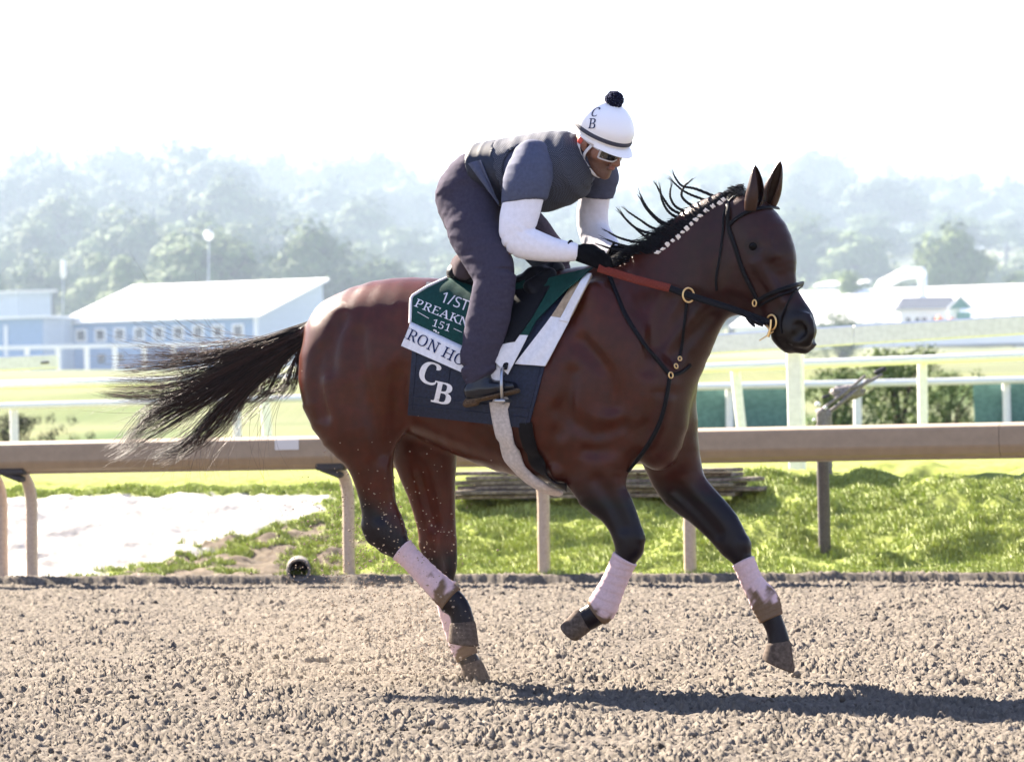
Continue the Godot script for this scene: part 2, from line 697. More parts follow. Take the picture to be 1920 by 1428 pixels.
func make_materials() -> void:
	M.coat = grained(vcol(mat(1, 1, 1, 0.29, 0.34)), 3, 3.0, 0.25, 0.8, 0.3)
	M.hair = vcol(mat(1, 1, 1, 0.45, 0.35))
	M.black_hair = mat(0.007, 0.0065, 0.009, 0.5, 0.3)
	M.hoof = grained(mat(0.17, 0.13, 0.105, 0.9, 0.2), 4, 9.0, 0.5)
	M.eye = mat(0.004, 0.003, 0.003, 0.04, 0.22)
	M.wrap = grained(vcol(mat(1, 1, 1, 0.92, 0.2)), 5, 14.0, 0.10, 0.5, 0.2)
	M.tie = mat(0.82, 0.74, 0.66, 0.8)
	M.leather = grained(mat(0.010, 0.009, 0.012, 0.5, 0.25), 6, 20.0, 0.4, 1.0, 0.1)
	M.rubber_rein = grained(mat(0.24, 0.042, 0.026, 0.7, 0.3), 8, 30.0, 0.4, 2.0, 0.3)
	M.brass = mat(0.75, 0.50, 0.22, 0.28, 0.5, 1.0)
	M.steel = mat(0.40, 0.40, 0.42, 0.35, 0.5, 1.0)
	M.navy = grained(mat(0.016, 0.024, 0.058, 0.62, 0.4), 9, 12.0, 0.4, 1.2, 0.15)
	M.green = grained(mat(0.006, 0.055, 0.045, 0.7, 0.3), 10, 10.0, 0.25, 0.8, 0.2)
	M.white_cloth = grained(mat(0.78, 0.77, 0.80, 0.9, 0.2), 11, 8.0, 0.10, 0.8, 0.2)
	M.cream_cloth = grained(mat(0.52, 0.40, 0.28, 0.9, 0.2), 12, 8.0, 0.25)
	M.fleece = grained(mat(0.68, 0.62, 0.60, 1.0, 0.1), 13, 10.0, 0.25, 5.0, 0.12)
	M.navy_ink = mat(0.010, 0.020, 0.075, 0.8, 0.2)
	M.trousers = grained(mat(0.056, 0.049, 0.074, 0.9, 0.15), 14, 10.0, 0.15, 0.5, 0.12)
	M.shirt = grained(mat(0.085, 0.095, 0.15, 0.85, 0.25), 15, 10.0, 0.14, 0.5, 0.12)
	M.sleeve = grained(mat(0.80, 0.78, 0.84, 0.85, 0.25), 16, 8.0, 0.06, 0.8, 0.12)
	M.vest = vest_material()
	M.vest_plain = grained(mat(0.020, 0.024, 0.045, 0.5, 0.4), 17, 12.0, 0.3)
	M.glove = grained(mat(0.007, 0.007, 0.009, 0.8, 0.15), 18, 20.0, 0.4, 1.5, 0.2)
	M.boot = mat(0.008, 0.009, 0.015, 0.16, 0.45)
	M.boot_sole = grained(mat(0.17, 0.115, 0.075, 0.9, 0.2), 19, 14.0, 0.5)
	M.skin = grained(vcol(mat(1, 1, 1, 0.5, 0.45)), 20, 20.0, 0.18)
	M.helmet = mat(0.84, 0.83, 0.86, 0.42, 0.5)
	M.band = mat(0.035, 0.035, 0.055, 0.7)
	M.lens = mat(0.012, 0.010, 0.014, 0.08, 0.7)
	M.clear_frame = mat(0.55, 0.52, 0.55, 0.2, 0.5)
	make_land_materials()
	M.ear_red = mat(0.62, 0.08, 0.06, 0.5)

func make_land_materials() -> void:
	M.track = grained(vcol(mat(1, 1, 1, 1.0, 0.1)), 40, 5.0, 0.35, 1.5, 0.2)
	M.clod = vcol(mat(1, 1, 1, 1.0, 0.1))
	M.soil = grained(vcol(mat(1, 1, 1, 1.0, 0.1)), 41, 2.0, 0.25)
	M.grass = vcol(mat(1, 1, 1, 0.5, 0.45))
	M.grass.backlight = Color(0.9, 1.0, 0.4)
	M.rail = grained(mat(0.31, 0.23, 0.155, 0.42, 0.5), 42, 2.0, 0.12)
	M.rail_plate = mat(0.55, 0.53, 0.52, 0.4, 0.5)
	M.post = grained(mat(0.48, 0.37, 0.28, 0.5, 0.45), 43, 6.0, 0.15)
	M.bracket = mat(0.05, 0.045, 0.045, 0.8, 0.3)
	M.prop = grained(mat(0.10, 0.085, 0.085, 0.6, 0.4), 44, 8.0, 0.3)
	M.white_rail = grained(mat(0.86, 0.86, 0.86, 0.5, 0.4), 45, 3.0, 0.08)
	M.leaf = vcol(mat(1, 1, 1, 0.75, 0.2))
	M.leaf.backlight = Color(0.8, 0.9, 0.35)
	M.bark = grained(mat(0.10, 0.075, 0.055, 0.95, 0.2), 46, 2.0, 0.4)
	M.blue_wall = grained(mat(0.22, 0.34, 0.55, 0.8, 0.3), 47, 0.5, 0.1)
	M.pale_wall = grained(mat(0.45, 0.52, 0.62, 0.8, 0.3), 48, 0.5, 0.1)
	M.white_roof = grained(mat(0.80, 0.80, 0.80, 0.6, 0.4), 49, 0.3, 0.08)
	M.dark_glass = mat(0.03, 0.03, 0.035, 0.15, 0.5)
	M.trim = mat(0.75, 0.76, 0.78, 0.7, 0.3)
	M.grey_roof = grained(mat(0.09, 0.10, 0.13, 0.9, 0.2), 51, 1.0, 0.25)
	M.green_gable = mat(0.06, 0.20, 0.17, 0.8, 0.3)
	M.bore_shade = mat(0.08, 0.06, 0.07, 0.9, 0.2)
	M.orange = mat(0.75, 0.18, 0.06, 0.6, 0.3)
	M.screen = grained(mat(0.13, 0.25, 0.225, 0.9, 0.2), 52, 2.0, 0.2)
	M.board = grained(mat(0.30, 0.25, 0.22, 0.9, 0.2), 53, 3.0, 0.45)
	M.rust = grained(mat(0.22, 0.095, 0.04, 0.9, 0.2), 54, 8.0, 0.5)
	M.weathered = grained(mat(0.36, 0.33, 0.33, 0.9, 0.2), 55, 12.0, 0.5, 2.0, 0.1)
	M.black_cap = mat(0.012, 0.013, 0.02, 0.5, 0.4)
	M.concrete = grained(mat(0.20, 0.185, 0.175, 0.95, 0.2), 56, 6.0, 0.3)

func vest_material() -> StandardMaterial3D:   # mesh fabric: dark cells with paler threads
	var m := mat(0.020, 0.022, 0.034, 0.8, 0.3)
	var im := Image.create(64, 64, false, Image.FORMAT_RGB8)
	for y in 64:
		for x in 64:
			var u := fposmod(x / 16.0 + (0.5 if (y / 8) % 2 else 0.0), 1.0) - 0.5
			var w := fposmod(y / 8.0, 1.0) - 0.5
			var k := 1.0 if u * u + w * w < 0.10 else 0.0
			im.set_pixel(x, y, Color(0.13, 0.135, 0.16).lerp(Color(0.38, 0.40, 0.47), k))
	m.albedo_color = Color.WHITE
	m.albedo_texture = ImageTexture.create_from_image(im)
	m.uv1_triplanar = true
	m.uv1_scale = Vector3.ONE * 34.0
	return m

# ---------------------------------------------------------------- the ground: s runs along the rail, q away from the track
var R0: Vector3
var RE: Vector3
var RN: Vector3
var land_noise := FastNoiseLite.new()
var sand_poly := PackedVector2Array()
var dirt_poly := PackedVector2Array()
const RISE := [[0.0, 0.05], [0.25, 0.065], [0.8, 0.17], [1.6, 0.36], [2.4, 0.51], [4.0, 0.63], [9.0, 0.70], [30.0, 0.78], [36.0, 1.05], [60.0, 2.2], [130.0, 4.0], [228.0, 6.3], [300.0, 9.0], [360.0, 14.5], [430.0, 21.0], [520.0, 28.0], [640.0, 33.0], [1300.0, 40.0]]

func rq(s: float, q: float, h := 0.0) -> Vector3:
	return R0 + RE * s + RN * q + Vector3(0, h, 0)

func sq(p: Vector3) -> Vector2:
	return Vector2((p - R0).dot(RE), (p - R0).dot(RN))

func land(s: float, q: float) -> float:
	var h := 0.0
	if q <= 0.0: return 0.05
	for i in RISE.size() - 1:
		if q <= RISE[i + 1][0]:
			var f: float = (q - RISE[i][0]) / (RISE[i + 1][0] - RISE[i][0])
			var a: float = RISE[maxi(i - 1, 0)][1]; var b: float = RISE[mini(i + 2, RISE.size() - 1)][1]
			h = lerpf(lerpf(RISE[i][1], RISE[i + 1][1], f), cubic_interpolate(RISE[i][1], RISE[i + 1][1], a, b, f), 0.4)
			break
	# mounds on the bank
	var k := smoothstep(0.1, 0.7, q) * smoothstep(9.0, 3.0, q)
	h += k * (0.14 * land_noise.get_noise_2d(s * 0.75, q * 1.1) * smoothstep(2.0, 4.5, s) + 0.05 * land_noise.get_noise_2d(s * 2.4 + 40.0, q * 2.6))
	h += smoothstep(30.0, 60.0, q) * 0.8 * land_noise.get_noise_2d(s * 0.03, q * 0.03)
	return h

func land_point(s: float, q: float) -> Vector3:
	return rq(s, q, land(s, q))

func land_hit(px: float, py: float) -> Vector3:   # where the pixel's ray meets the ground behind the rail
	var d := ray_dir(px, py)
	var t := 20.0
	while t < 900.0:
		var p := CT.origin + d * t
		var c := sq(p)
		if c.y > 0.0 and p.y < land(c.x, c.y): return p
		t += 0.02 if t < 34.0 else t * 0.004
	return CT.origin + d * 900.0

func spaced(a: float, b: float, step: float, lo: float, hi: float, grow := 1.18) -> PackedFloat32Array:
	var mid := PackedFloat32Array()
	var x := a
	while x <= b:
		mid.append(x)
		x += step
	var out := PackedFloat32Array()
	var w := step
	x = a
	while x > lo:
		w *= grow
		x -= w
		out.append(maxf(x, lo))
	out.reverse()
	out.append_array(mid)
	w = step
	x = mid[mid.size() - 1]
	while x < hi:
		w *= grow
		x += w
		out.append(minf(x, hi))
	return out

func grid_mesh(nx: int, nz: int, v: PackedVector3Array, c: PackedColorArray) -> ArrayMesh:
	var ix := PackedInt32Array()
	ix.resize((nx - 1) * (nz - 1) * 6)
	var at := 0
	for j in nz - 1:
		for i in nx - 1:
			var a := j * nx + i
			ix[at] = a; ix[at + 1] = a + 1; ix[at + 2] = a + nx
			ix[at + 3] = a + 1; ix[at + 4] = a + nx + 1; ix[at + 5] = a + nx
			at += 6
	var n := PackedVector3Array()
	n.resize(v.size())
	for j in nz:
		for i in nx:
			var du := v[j * nx + mini(i + 1, nx - 1)] - v[j * nx + maxi(i - 1, 0)]
			var dv := v[mini(j + 1, nz - 1) * nx + i] - v[maxi(j - 1, 0) * nx + i]
			var m := dv.cross(du).normalized()
			n[j * nx + i] = m if m.y > 0.0 else -m
	var arr := []
	arr.resize(Mesh.ARRAY_MAX)
	arr[Mesh.ARRAY_VERTEX] = v
	arr[Mesh.ARRAY_NORMAL] = n
	if c.size(): arr[Mesh.ARRAY_COLOR] = c
	# winding by the first triangle
	if (v[ix[2]] - v[ix[0]]).cross(v[ix[1]] - v[ix[0]]).dot(n[ix[0]]) < 0.0:
		for t in range(0, ix.size(), 3):
			var w := ix[t + 1]
			ix[t + 1] = ix[t + 2]
			ix[t + 2] = w
	arr[Mesh.ARRAY_INDEX] = ix
	var m2 := ArrayMesh.new()
	m2.add_surface_from_arrays(Mesh.PRIMITIVE_TRIANGLES, arr)
	return m2

func build_ground() -> void:
	land_noise.seed = 21
	land_noise.frequency = 1.0
	land_noise.fractal_octaves = 2
	R0 = ground_at(30, 1097)
	var r1 := ground_at(1295, 1093)
	RE = (r1 - R0).normalized()
	RN = Vector3(RE.z, 0, -RE.x)
	for q in [[-300, 940], [60, 937], [250, 930], [450, 923], [560, 926], [640, 936], [600, 960], [520, 985], [430, 1010], [330, 1040], [250, 1062], [180, 1080], [60, 1088], [-300, 1090]]:
		sand_poly.append(sq(land_hit(q[0], q[1])))
	for q in [[180, 1086], [330, 1042], [440, 1012], [560, 985], [620, 975], [650, 1040], [690, 1089], [400, 1093]]:
		dirt_poly.append(sq(land_hit(q[0], q[1])))
	# --- track: loose harrowed dirt
	var fine := FastNoiseLite.new(); fine.seed = 31; fine.frequency = 1.0; fine.fractal_octaves = 3; fine.fractal_gain = 0.6
	var lumps := FastNoiseLite.new(); lumps.seed = 32; lumps.noise_type = FastNoiseLite.TYPE_CELLULAR; lumps.frequency = 1.0; lumps.cellular_return_type = FastNoiseLite.RETURN_DISTANCE; lumps.cellular_jitter = 1.0
	var prints: Array[Vector2] = []
	for i in 34: prints.append(Vector2(rng.randf_range(-2.6, 2.8), rng.randf_range(-9.0, 3.4)))
	# columns fan out with distance so that the crumbs keep enough points; rows grow coarser away from the camera
	var us := spaced(-1.3, 1.3, 0.0036, -24.0, 24.0, 1.35)
	var zs := PackedFloat32Array()
	var zz := 40.0
	while zz > -60.0:
		zs.append(zz)
		if zz > 4.7: zz -= maxf(0.014, (zz - 4.6) * 0.3)
		elif zz > -12.0: zz -= 0.0125 + (4.7 - zz) * 0.00085
		else: zz -= maxf(0.03, (-11.9 - zz) * 0.4)
	var nx := us.size()
	var nz := zs.size()
	var v := PackedVector3Array(); v.resize(nx * nz)
	var c := PackedColorArray(); c.resize(nx * nz)
	for j in nz:
		var z := zs[j]
		var wide := 1.75 + (4.4 - clampf(z, -12.0, 4.4)) * 0.165
		var here: Array[Vector2] = []
		for p in prints:
			if absf(p.y - z) < 0.2: here.append(p)
		for i in nx:
			var u := us[i]
			var x := u * wide
			var q := (x - R0.x) * RN.x + (z - R0.z) * RN.z
			var h := 0.0
			var tone := 0.0
			if q > 0.12: h = -0.35
			elif absf(u) < 1.32 and z < 4.8 and z > -12.2:
				var big := fine.get_noise_2d(x * 1.1, z * 1.1)
				var loose := clampf(0.75 + fine.get_noise_2d(x * 2.2 + 50.0, z * 1.6) * 0.9, 0.3, 1.3)
				var cl := 0.5 - lumps.get_noise_2d(x * 26.0 + big * 2.0, z * 19.0)
				var m := fine.get_noise_2d(x * 30.0, z * 21.0)
				h = 0.012 * big + 0.003 * sin((z + big * 0.15) * 42.0) + loose * (0.023 * maxf(0.0, cl) * clampf(m + 0.45, 0.0, 1.0) + 0.0135 * m) - 0.008
				tone = fine.get_noise_2d(x * 7.0 + 9.0, z * 7.0)
				for p in here:
					var dx: float = x - p.x
					var dz: float = z - p.y
					if absf(dx) < 0.2:
						var rr := sqrt(dx * dx + dz * dz * 1.4)
						h += -0.022 * smoothstep(0.085, 0.045, rr) + 0.014 * exp(-pow((rr - 0.105) / 0.03, 2.0))
				# crumbling step up along the rail
				h = lerpf(h, 0.058 + h * 0.6, smoothstep(-0.055, -0.005, q + 0.03 * fine.get_noise_2d(x * 3.0, 7.0)))
			v[j * nx + i] = Vector3(x, h, z)
			c[j * nx + i] = Color(0.168 + 0.05 * tone, 0.147 + 0.043 * tone, 0.125 + 0.037 * tone)
	var track := solo("dirt_track", grid_mesh(nx, nz, v, c), M.track, "", "", "", "structure")
	# --- bank, field and hill in one sheet
	var ss := spaced(-5.0, 11.5, 0.05, -700.0, 700.0, 1.2)
	var qs := spaced(0.0, 4.2, 0.045, 0.0, 1300.0, 1.1)
	nx = ss.size(); nz = qs.size()
	v = PackedVector3Array(); v.resize(nx * nz)
	c = PackedColorArray(); c.resize(nx * nz)
	for j in nz:
		for i in nx:
			var s := ss[i]
			var q := qs[j]
			var h := land(s, q)
			var kind := ground_kind(s, q)
			var n1 := fine.get_noise_2d(s * 6.0, q * 6.0)
			var col := Color(0.26 + 0.04 * n1, 0.30 + 0.04 * n1, 0.085)
			if q > 20.0:
				var n2 := fine.get_noise_2d(s * 0.08, q * 0.05)
				var n3 := smoothstep(-0.05, 0.35, fine.get_noise_2d(s * 0.16 + 30.0, q * 0.10)) * smoothstep(90.0, 50.0, q)
				col = Color(0.185 + 0.04 * n2, 0.20 + 0.03 * n2, 0.110).lerp(Color(0.075, 0.125, 0.05), n3)
			if kind == 1:
				col = Color(0.40 + 0.07 * n1, 0.385 + 0.07 * n1, 0.37 + 0.07 * n1)
				h += 0.022 * fine.get_noise_2d(s * 1.2, q * 2.4) + 0.002 * fine.get_noise_2d(s * 9.0, q * 14.0)
			elif kind == 2:
				col = Color(0.15 + 0.05 * n1, 0.125 + 0.045 * n1, 0.10 + 0.04 * n1)
				h += 0.03 * fine.get_noise_2d(s * 5.0, q * 7.0)
			if j == 0: h = -0.2
			v[j * nx + i] = rq(s, q, h)
			c[j * nx + i] = col
	solo("ground", grid_mesh(nx, nz, v, c), M.soil, "", "", "", "structure")
	# --- loose clods on the track
	var clods := []
	for k in 3:
		var mb := MB.new()
		mb.blob(Transform3D(Basis().scaled(Vector3(1.0, 0.7, 0.9)), Vector3(k * 7.0, 0, 0)), fine, 0.55, 5, 7, 0.14)
		for i in mb.v.size(): mb.v[i] -= Vector3(k * 7.0, 0, 0)
		mb.smooth_normals()
		clods.append(mb.mesh())
	for k in 3:
		var mm := MultiMesh.new()
		mm.transform_format = MultiMesh.TRANSFORM_3D
		mm.use_colors = true
		mm.mesh = clods[k]
		mm.instance_count = 9000
		for i in mm.instance_count:
			var z := 4.4 - 15.4 * pow(rng.randf(), 1.15)
			var x := rng.randf_range(-1, 1) * (1.75 + (4.4 - z) * 0.165)
			var q := (x - R0.x) * RN.x + (z - R0.z) * RN.z
			if q > -0.03: z += q + 0.1
			var big := fine.get_noise_2d(x * 1.1, z * 1.1)
			var clump := fine.get_noise_2d(x * 0.9 + 20.0, z * 0.7)
			var r := 0.0025 + 0.0065 * pow(rng.randf(), 2.6) * (1.0 + 0.8 * clump) + (0.004 + 0.012 * rng.randf() if clump > 0.1 and rng.randf() < 0.05 else 0.0)
			var b := Basis.from_euler(Vector3(rng.randf() * TAU, rng.randf() * TAU, rng.randf() * TAU)).scaled(Vector3.ONE * r)
			mm.set_instance_transform(i, Transform3D(b, Vector3(x, 0.012 * big + rng.randf_range(-0.007, 0.003) + r * 0.25, z)))
			var t := rng.randf_range(0.42, 1.0)
			if rng.randf() < 0.15: t *= 0.55
			mm.set_instance_color(i, Color(0.148 * t, 0.126 * t, 0.106 * t))
		var o := MultiMeshInstance3D.new()
		o.multimesh = mm
		o.material_override = M.clod
		o.name = numbered("loose_dirt")
		add_child(o)
		tag(o, ["small dry clods scattered over the harrowed dirt track", "crumbs of tan dirt lying loose on the track", "lumps of soil on the raked track surface"][k], "dirt", "", "stuff")
	build_grass()

func ground_kind(s: float, q: float) -> int:   # 0 turf, 1 white sand, 2 bare dirt
	if q > 4.0 or s > 6.0: return 0
	var p := Vector2(s + 0.30 * land_noise.get_noise_2d(s * 2.0, q * 4.0) + 0.12 * land_noise.get_noise_2d(s * 9.0, q * 14.0), q + 0.10 * land_noise.get_noise_2d(s * 3.0 + 9.0, q * 5.0) + 0.05 * land_noise.get_noise_2d(s * 14.0, q * 18.0))
	if Geometry2D.is_point_in_polygon(p, sand_poly): return 1
	if Geometry2D.is_point_in_polygon(p, dirt_poly): return 2
	return 0

func build_grass() -> void:
	var kinds := []
	for k in 3:
		var mb := MB.new()
		for i in 7:
			var an := rng.randf() * TAU
			var r := rng.randf() * 0.022
			var b := Vector3(cos(an * 1.7) * r, -0.006, sin(an * 1.7) * r)
			var d := Vector3(cos(an), 0, sin(an))
			var h := rng.randf_range(0.014, 0.042)
			var lean := rng.randf_range(0.1, 0.8) * h
			var w := Vector3(-d.z, 0, d.x) * rng.randf_range(0.0016, 0.0028)
			var nn := (Vector3.UP * 0.4 + d).normalized()
			var i0 := mb.v.size()
			var m := b + d * lean * 0.35 + Vector3(0, h * 0.62, 0)
			var e := b + d * lean + Vector3(0, h * rng.randf_range(0.8, 1.0), 0)
			for p in [b - w, b + w, m - w * 0.8, m + w * 0.8, e]: mb.put(p, nn)
			mb.ix.append_array(PackedInt32Array([i0, i0 + 1, i0 + 2, i0 + 1, i0 + 3, i0 + 2, i0 + 2, i0 + 3, i0 + 4]))
		kinds.append(mb.mesh())
	for k in 3:
		var xf: Array[Transform3D] = []
		var cs := PackedColorArray()
		for i in 32000:
			var q := 0.06 + 3.4 * pow(rng.randf(), 0.9)
			var s := rng.randf_range(-1.6, 9.6) - q * 0.1
			var kind := ground_kind(s, q)
			if kind == 1: continue
			var patch := land_noise.get_noise_2d(s * 1.8 + 3.0, q * 3.0)
			if kind == 2 and patch < 0.02: continue
			if patch < -0.35 and rng.randf() < 0.6: continue
			var sc := rng.randf_range(0.7, 1.35) * (1.0 + 0.5 * patch)
			if rng.randf() < 0.03: sc *= 1.6
			xf.append(Transform3D(Basis(Vector3.UP, rng.randf() * TAU).scaled(Vector3.ONE * sc), land_point(s, q)))
			var t := rng.randf_range(0.75, 1.2)
			var dry := clampf(rng.randf() * 0.5 + patch * 0.3, 0.0, 1.0)
			cs.append(Color(0.30 * t + 0.07 * dry, 0.37 * t + 0.03 * dry, 0.085 * t + 0.015 * dry))
		var mm := MultiMesh.new()
		mm.transform_format = MultiMesh.TRANSFORM_3D
		mm.use_colors = true
		mm.mesh = kinds[k]
		mm.instance_count = xf.size()
		for i in xf.size():
			mm.set_instance_transform(i, xf[i])
			mm.set_instance_color(i, cs[i])
		var o := MultiMeshInstance3D.new()
		o.multimesh = mm
		o.material_override = M.grass
		o.name = numbered("grass")
		add_child(o)
		tag(o, ["short green turf on the bank behind the tan rail", "taller grass tufts mixed into the trackside bank", "dry yellowish blades mixed into the trackside bank"][k], "grass", "", "stuff")

# ---------------------------------------------------------------- rails and fences
func rail_y(px: float, py: float, q := 0.0) -> Vector3:
	return on_plane(px, py, R0 + RN * q, RN)

func build_rails() -> void:
	var t := thing("running_rail", "tan metal running rail on gooseneck posts along the dirt track", "rail", Transform3D(Basis(), rq(0, 0.1)))
	var o := -t.position
	# profile in (q, y): flat face above, rolled underside below; ends of the beam follow the photograph's line
	var prof := [[0.085, 0.004], [0.07, 0.014], [-0.040, -0.004], [-0.050, -0.011], [-0.052, -0.030], [-0.052, -0.125], [-0.047, -0.140], [-0.020, -0.178], [0.005, -0.196], [0.02, -0.198], [0.022, -0.212], [0.06, -0.216], [0.085, -0.20]]
	var yl := rail_y(300, 824)
	var yr := rail_y(1600, 799)
	var sl := sq(yl).x
	var sr := sq(yr).x
	var cuts := [-60.0, sq(rail_y(-700, 840)).x, sq(rail_y(625, 815)).x, sq(rail_y(1876, 797)).x, sq(rail_y(2700, 790)).x, 60.0]
	for i in cuts.size() - 1:
		var mb := MB.new()
		var rows := []
		for e in [cuts[i] + 0.0015, cuts[i + 1] - 0.0015]:
			var y: float = lerpf(yl.y, yr.y, (e - sl) / (sr - sl)) if absf(e) < 30.0 else (yl.y + yr.y) * 0.5
			var row := []
			for p in prof: row.append(rq(e, p[0], y - 0.006 + p[1]) + o)
			rows.append(row)
		for k in prof.size():
			var k2 := (k + 1) % prof.size()
			mb.quad(rows[0][k], rows[1][k], rows[1][k2], rows[0][k2])
		for r in rows:
			for k in range(1, prof.size() - 1): mb.tri(r[0], r[k], r[k + 1])
		part("beam", mb.mesh(), M.rail, t)
	var jc := MB.new()   # splice plate at the joint
	jc.beam(rail_y(515, 834, -0.055) + o, rail_y(560, 833, -0.055) + o, 0.006, 0.07, 0.002)
	part("splice_plate", jc.mesh(), M.rail_plate, t)
	for q in [[4, 1094, -22, 0], [60, 1093, 40, 1], [655, 1092, 628, 1], [1021, 1092, 996, 1], [1295, 1092, 1268, 1], [-640, 1098, -668, 1], [2010, 1090, 1984, 1], [2650, 1088, 2620, 1]]:
		var c := sq(on_plane(q[0], q[1], R0 + RN * 0.16, RN))
		var base := rq(c.x, c.y, -0.05)
		var top := rq(c.x, c.y, 0.60)
		var reach := rq(c.x - 0.02, 0.03, 0.80)
		var mb := MB.new()
		mb.tube(curve([base + o, rq(c.x, c.y, 0.3) + o, top + o, top.lerp(reach, 0.35) + Vector3(0, 0.07, 0) + o + RE * -0.015, reach + o - RE * 0.05], 6), 0.041, 14)
		part("post", mb.mesh(), M.post, t)
		if q[3]:
			mb = MB.new()   # dark bracket below the beam
			var a := rq(c.x - 0.06, 0.02, 0.785) + o
			mb.box(Transform3D(Basis(RE, Vector3.UP, RE.cross(Vector3.UP)), a), Vector3(0.20, 0.05, 0.10), 0.012)
			mb.box(Transform3D(Basis(RE, Vector3.UP, RE.cross(Vector3.UP)) * Basis(Vector3(0, 0, 1), -0.35), a + Vector3(0, -0.035, 0)), Vector3(0.16, 0.04, 0.085), 0.012)
			part("bracket", mb.mesh(), M.bracket, t)
	# darker straight prop
	var pb := land_hit(1547, 1032)
	var pt := on_plane(1543, 862, pb, RN)
	var mb2 := MB.new()
	mb2.tube(PackedVector3Array([pb - Vector3(0, 0.1, 0), pb.lerp(pt, 0.5), pt]), 0.041, 14)
	solo("rail_prop", mb2.mesh(), M.prop, "dark grey steel prop standing in the turf under the tan rail", "post")
	# --- white fences behind
	white_fence("box_rail", "thick white box rail on a wide post behind the tan rail", [[1240, 651], [1600, 628], [2300, 586]], 27.3, 0.150, 0.09, [[1488, 650, 1499, 903], [2150, 600, 2160, 880]], 0.115)
	white_fence("box_rail", "short end of a white box rail with a dark slot", [[-900, 716], [-300, 694], [108, 677]], 37.0, 0.145, 0.10, [[-250, 690, -247, 820]], 0.11)
	var sl2 := MB.new()
	sl2.beam(at_depth(76, 680, 36.94), at_depth(91, 679, 36.94), 0.01, 0.018)
	var last := get_child(get_child_count() - 1)
	part("slot", sl2.mesh(), M.bracket, last, -last.position)
	white_fence("pipe_fence", "slim white pipe fence, upper of two behind the tan rail", [[-700, 738], [0, 722], [660, 706], [1310, 690], [1920, 667], [2500, 645]], 37.5, 0.095, 0.095, [[-180, 724, -178, 830], [494, 711, 504, 830], [1378, 688, 1396, 812], [1730, 674, 1731, 812], [2200, 655, 2201, 812]], 0.105)
	white_fence("pipe_fence", "lower white pipe fence with slim posts farther back", [[-700, 776], [0, 762], [660, 744], [1310, 725], [1920, 712], [2500, 700]], 50.0, 0.100, 0.100, [[25, 762, 27, 838], [443, 750, 446, 838], [870, 738, 872, 830], [1368, 724, 1369, 830], [1608, 719, 1609, 830], [1887, 713, 1890, 830], [2200, 706, 2201, 830]], 0.115)
	white_fence("paddock_fence", "faint white paddock fence in front of the long blue barn", [[-400, 658], [0, 652], [620, 640], [900, 634]], 215.0, 0.22, 0.10, [[-60, 652, -60, 690], [50, 650, 50, 690], [108, 649, 108, 690], [162, 648, 162, 690], [215, 647, 215, 690], [270, 646, 270, 690], [325, 645, 325, 690], [380, 644, 380, 690], [435, 643, 435, 690], [490, 642, 490, 690], [545, 641, 545, 690], [600, 640, 600, 690]], 0.22)

# rails through pixels at a depth, posts from [x, y] to [x, y]
func white_fence(called: String, label: String, line: Array, depth: float, high: float, wide: float, posts: Array, post_w: float) -> void:
	var at := at_depth(posts[0][2], posts[0][3], depth)
	var t := thing(called, label, "fence", Transform3D(Basis(), at), "white fences behind the running rail")
	for i in line.size() - 1:
		var a := at_depth(line[i][0], line[i][1], depth)
		var b := at_depth(line[i + 1][0], line[i + 1][1], depth)
		var mb := MB.new()
		if called == "pipe_fence": mb.tube(PackedVector3Array([a - at, b - at]), high * 0.5, 12)
		else: mb.beam(a - at, b - at, wide, high, 0.012)
		part("rail", mb.mesh(), M.white_rail, t)
	for p in posts:
		var a := at_depth(p[0], p[1], depth + wide * 0.5 + post_w * 0.5)
		var b := at_depth(p[2], p[3], depth + wide * 0.5 + post_w * 0.5)
		var c := sq(b)
		b.y = minf(b.y, land(c.x, c.y) - 0.05)
		var mb := MB.new()
		if called == "pipe_fence": mb.tube(PackedVector3Array([b - at, a - at + Vector3(0, high * 0.3, 0)]), post_w * 0.5, 12)
		else: mb.box(Transform3D(Basis((RE), (a - b).normalized(), RE.cross((a - b).normalized())).orthonormalized(), (a + b) * 0.5 - at), Vector3(post_w, a.distance_to(b) + high * 0.5, post_w), 0.01)
		part("post", mb.mesh(), M.white_rail, t)

# ---------------------------------------------------------------- trees, buildings and other things beyond
func leaf_cloud(mb: MB, centre: Vector3, rad: Vector3, count: int, size: float, green: Color, out := Vector3.ZERO, wild := 0.5) -> void:
	for i in count:
		var d := Vector3(rng.randfn(), rng.randfn(), rng.randfn()).normalized()
		var p := centre + d * rad * pow(rng.randf(), 0.35)
		var n := (d + out * 0.7 + Vector3(rng.randfn(), rng.randfn(), rng.randfn()) * wild).normalized()
		var u := n.cross(Vector3(rng.randfn(), rng.randfn(), rng.randfn())).normalized()
		var w := n.cross(u)
		var s := size * rng.randf_range(0.6, 1.25)
		var c := green * rng.randf_range(0.72, 1.28)   # leaves differ at random
		var i0 := mb.v.size()
		mb.col = c
		mb.put(p - u * s * 0.5, n); mb.put(p + w * s * 0.32, n); mb.put(p + u * s * 0.6, n); mb.put(p - w * s * 0.32, n)
		mb.ix.append_array(PackedInt32Array([i0, i0 + 1, i0 + 2, i0, i0 + 2, i0 + 3]))

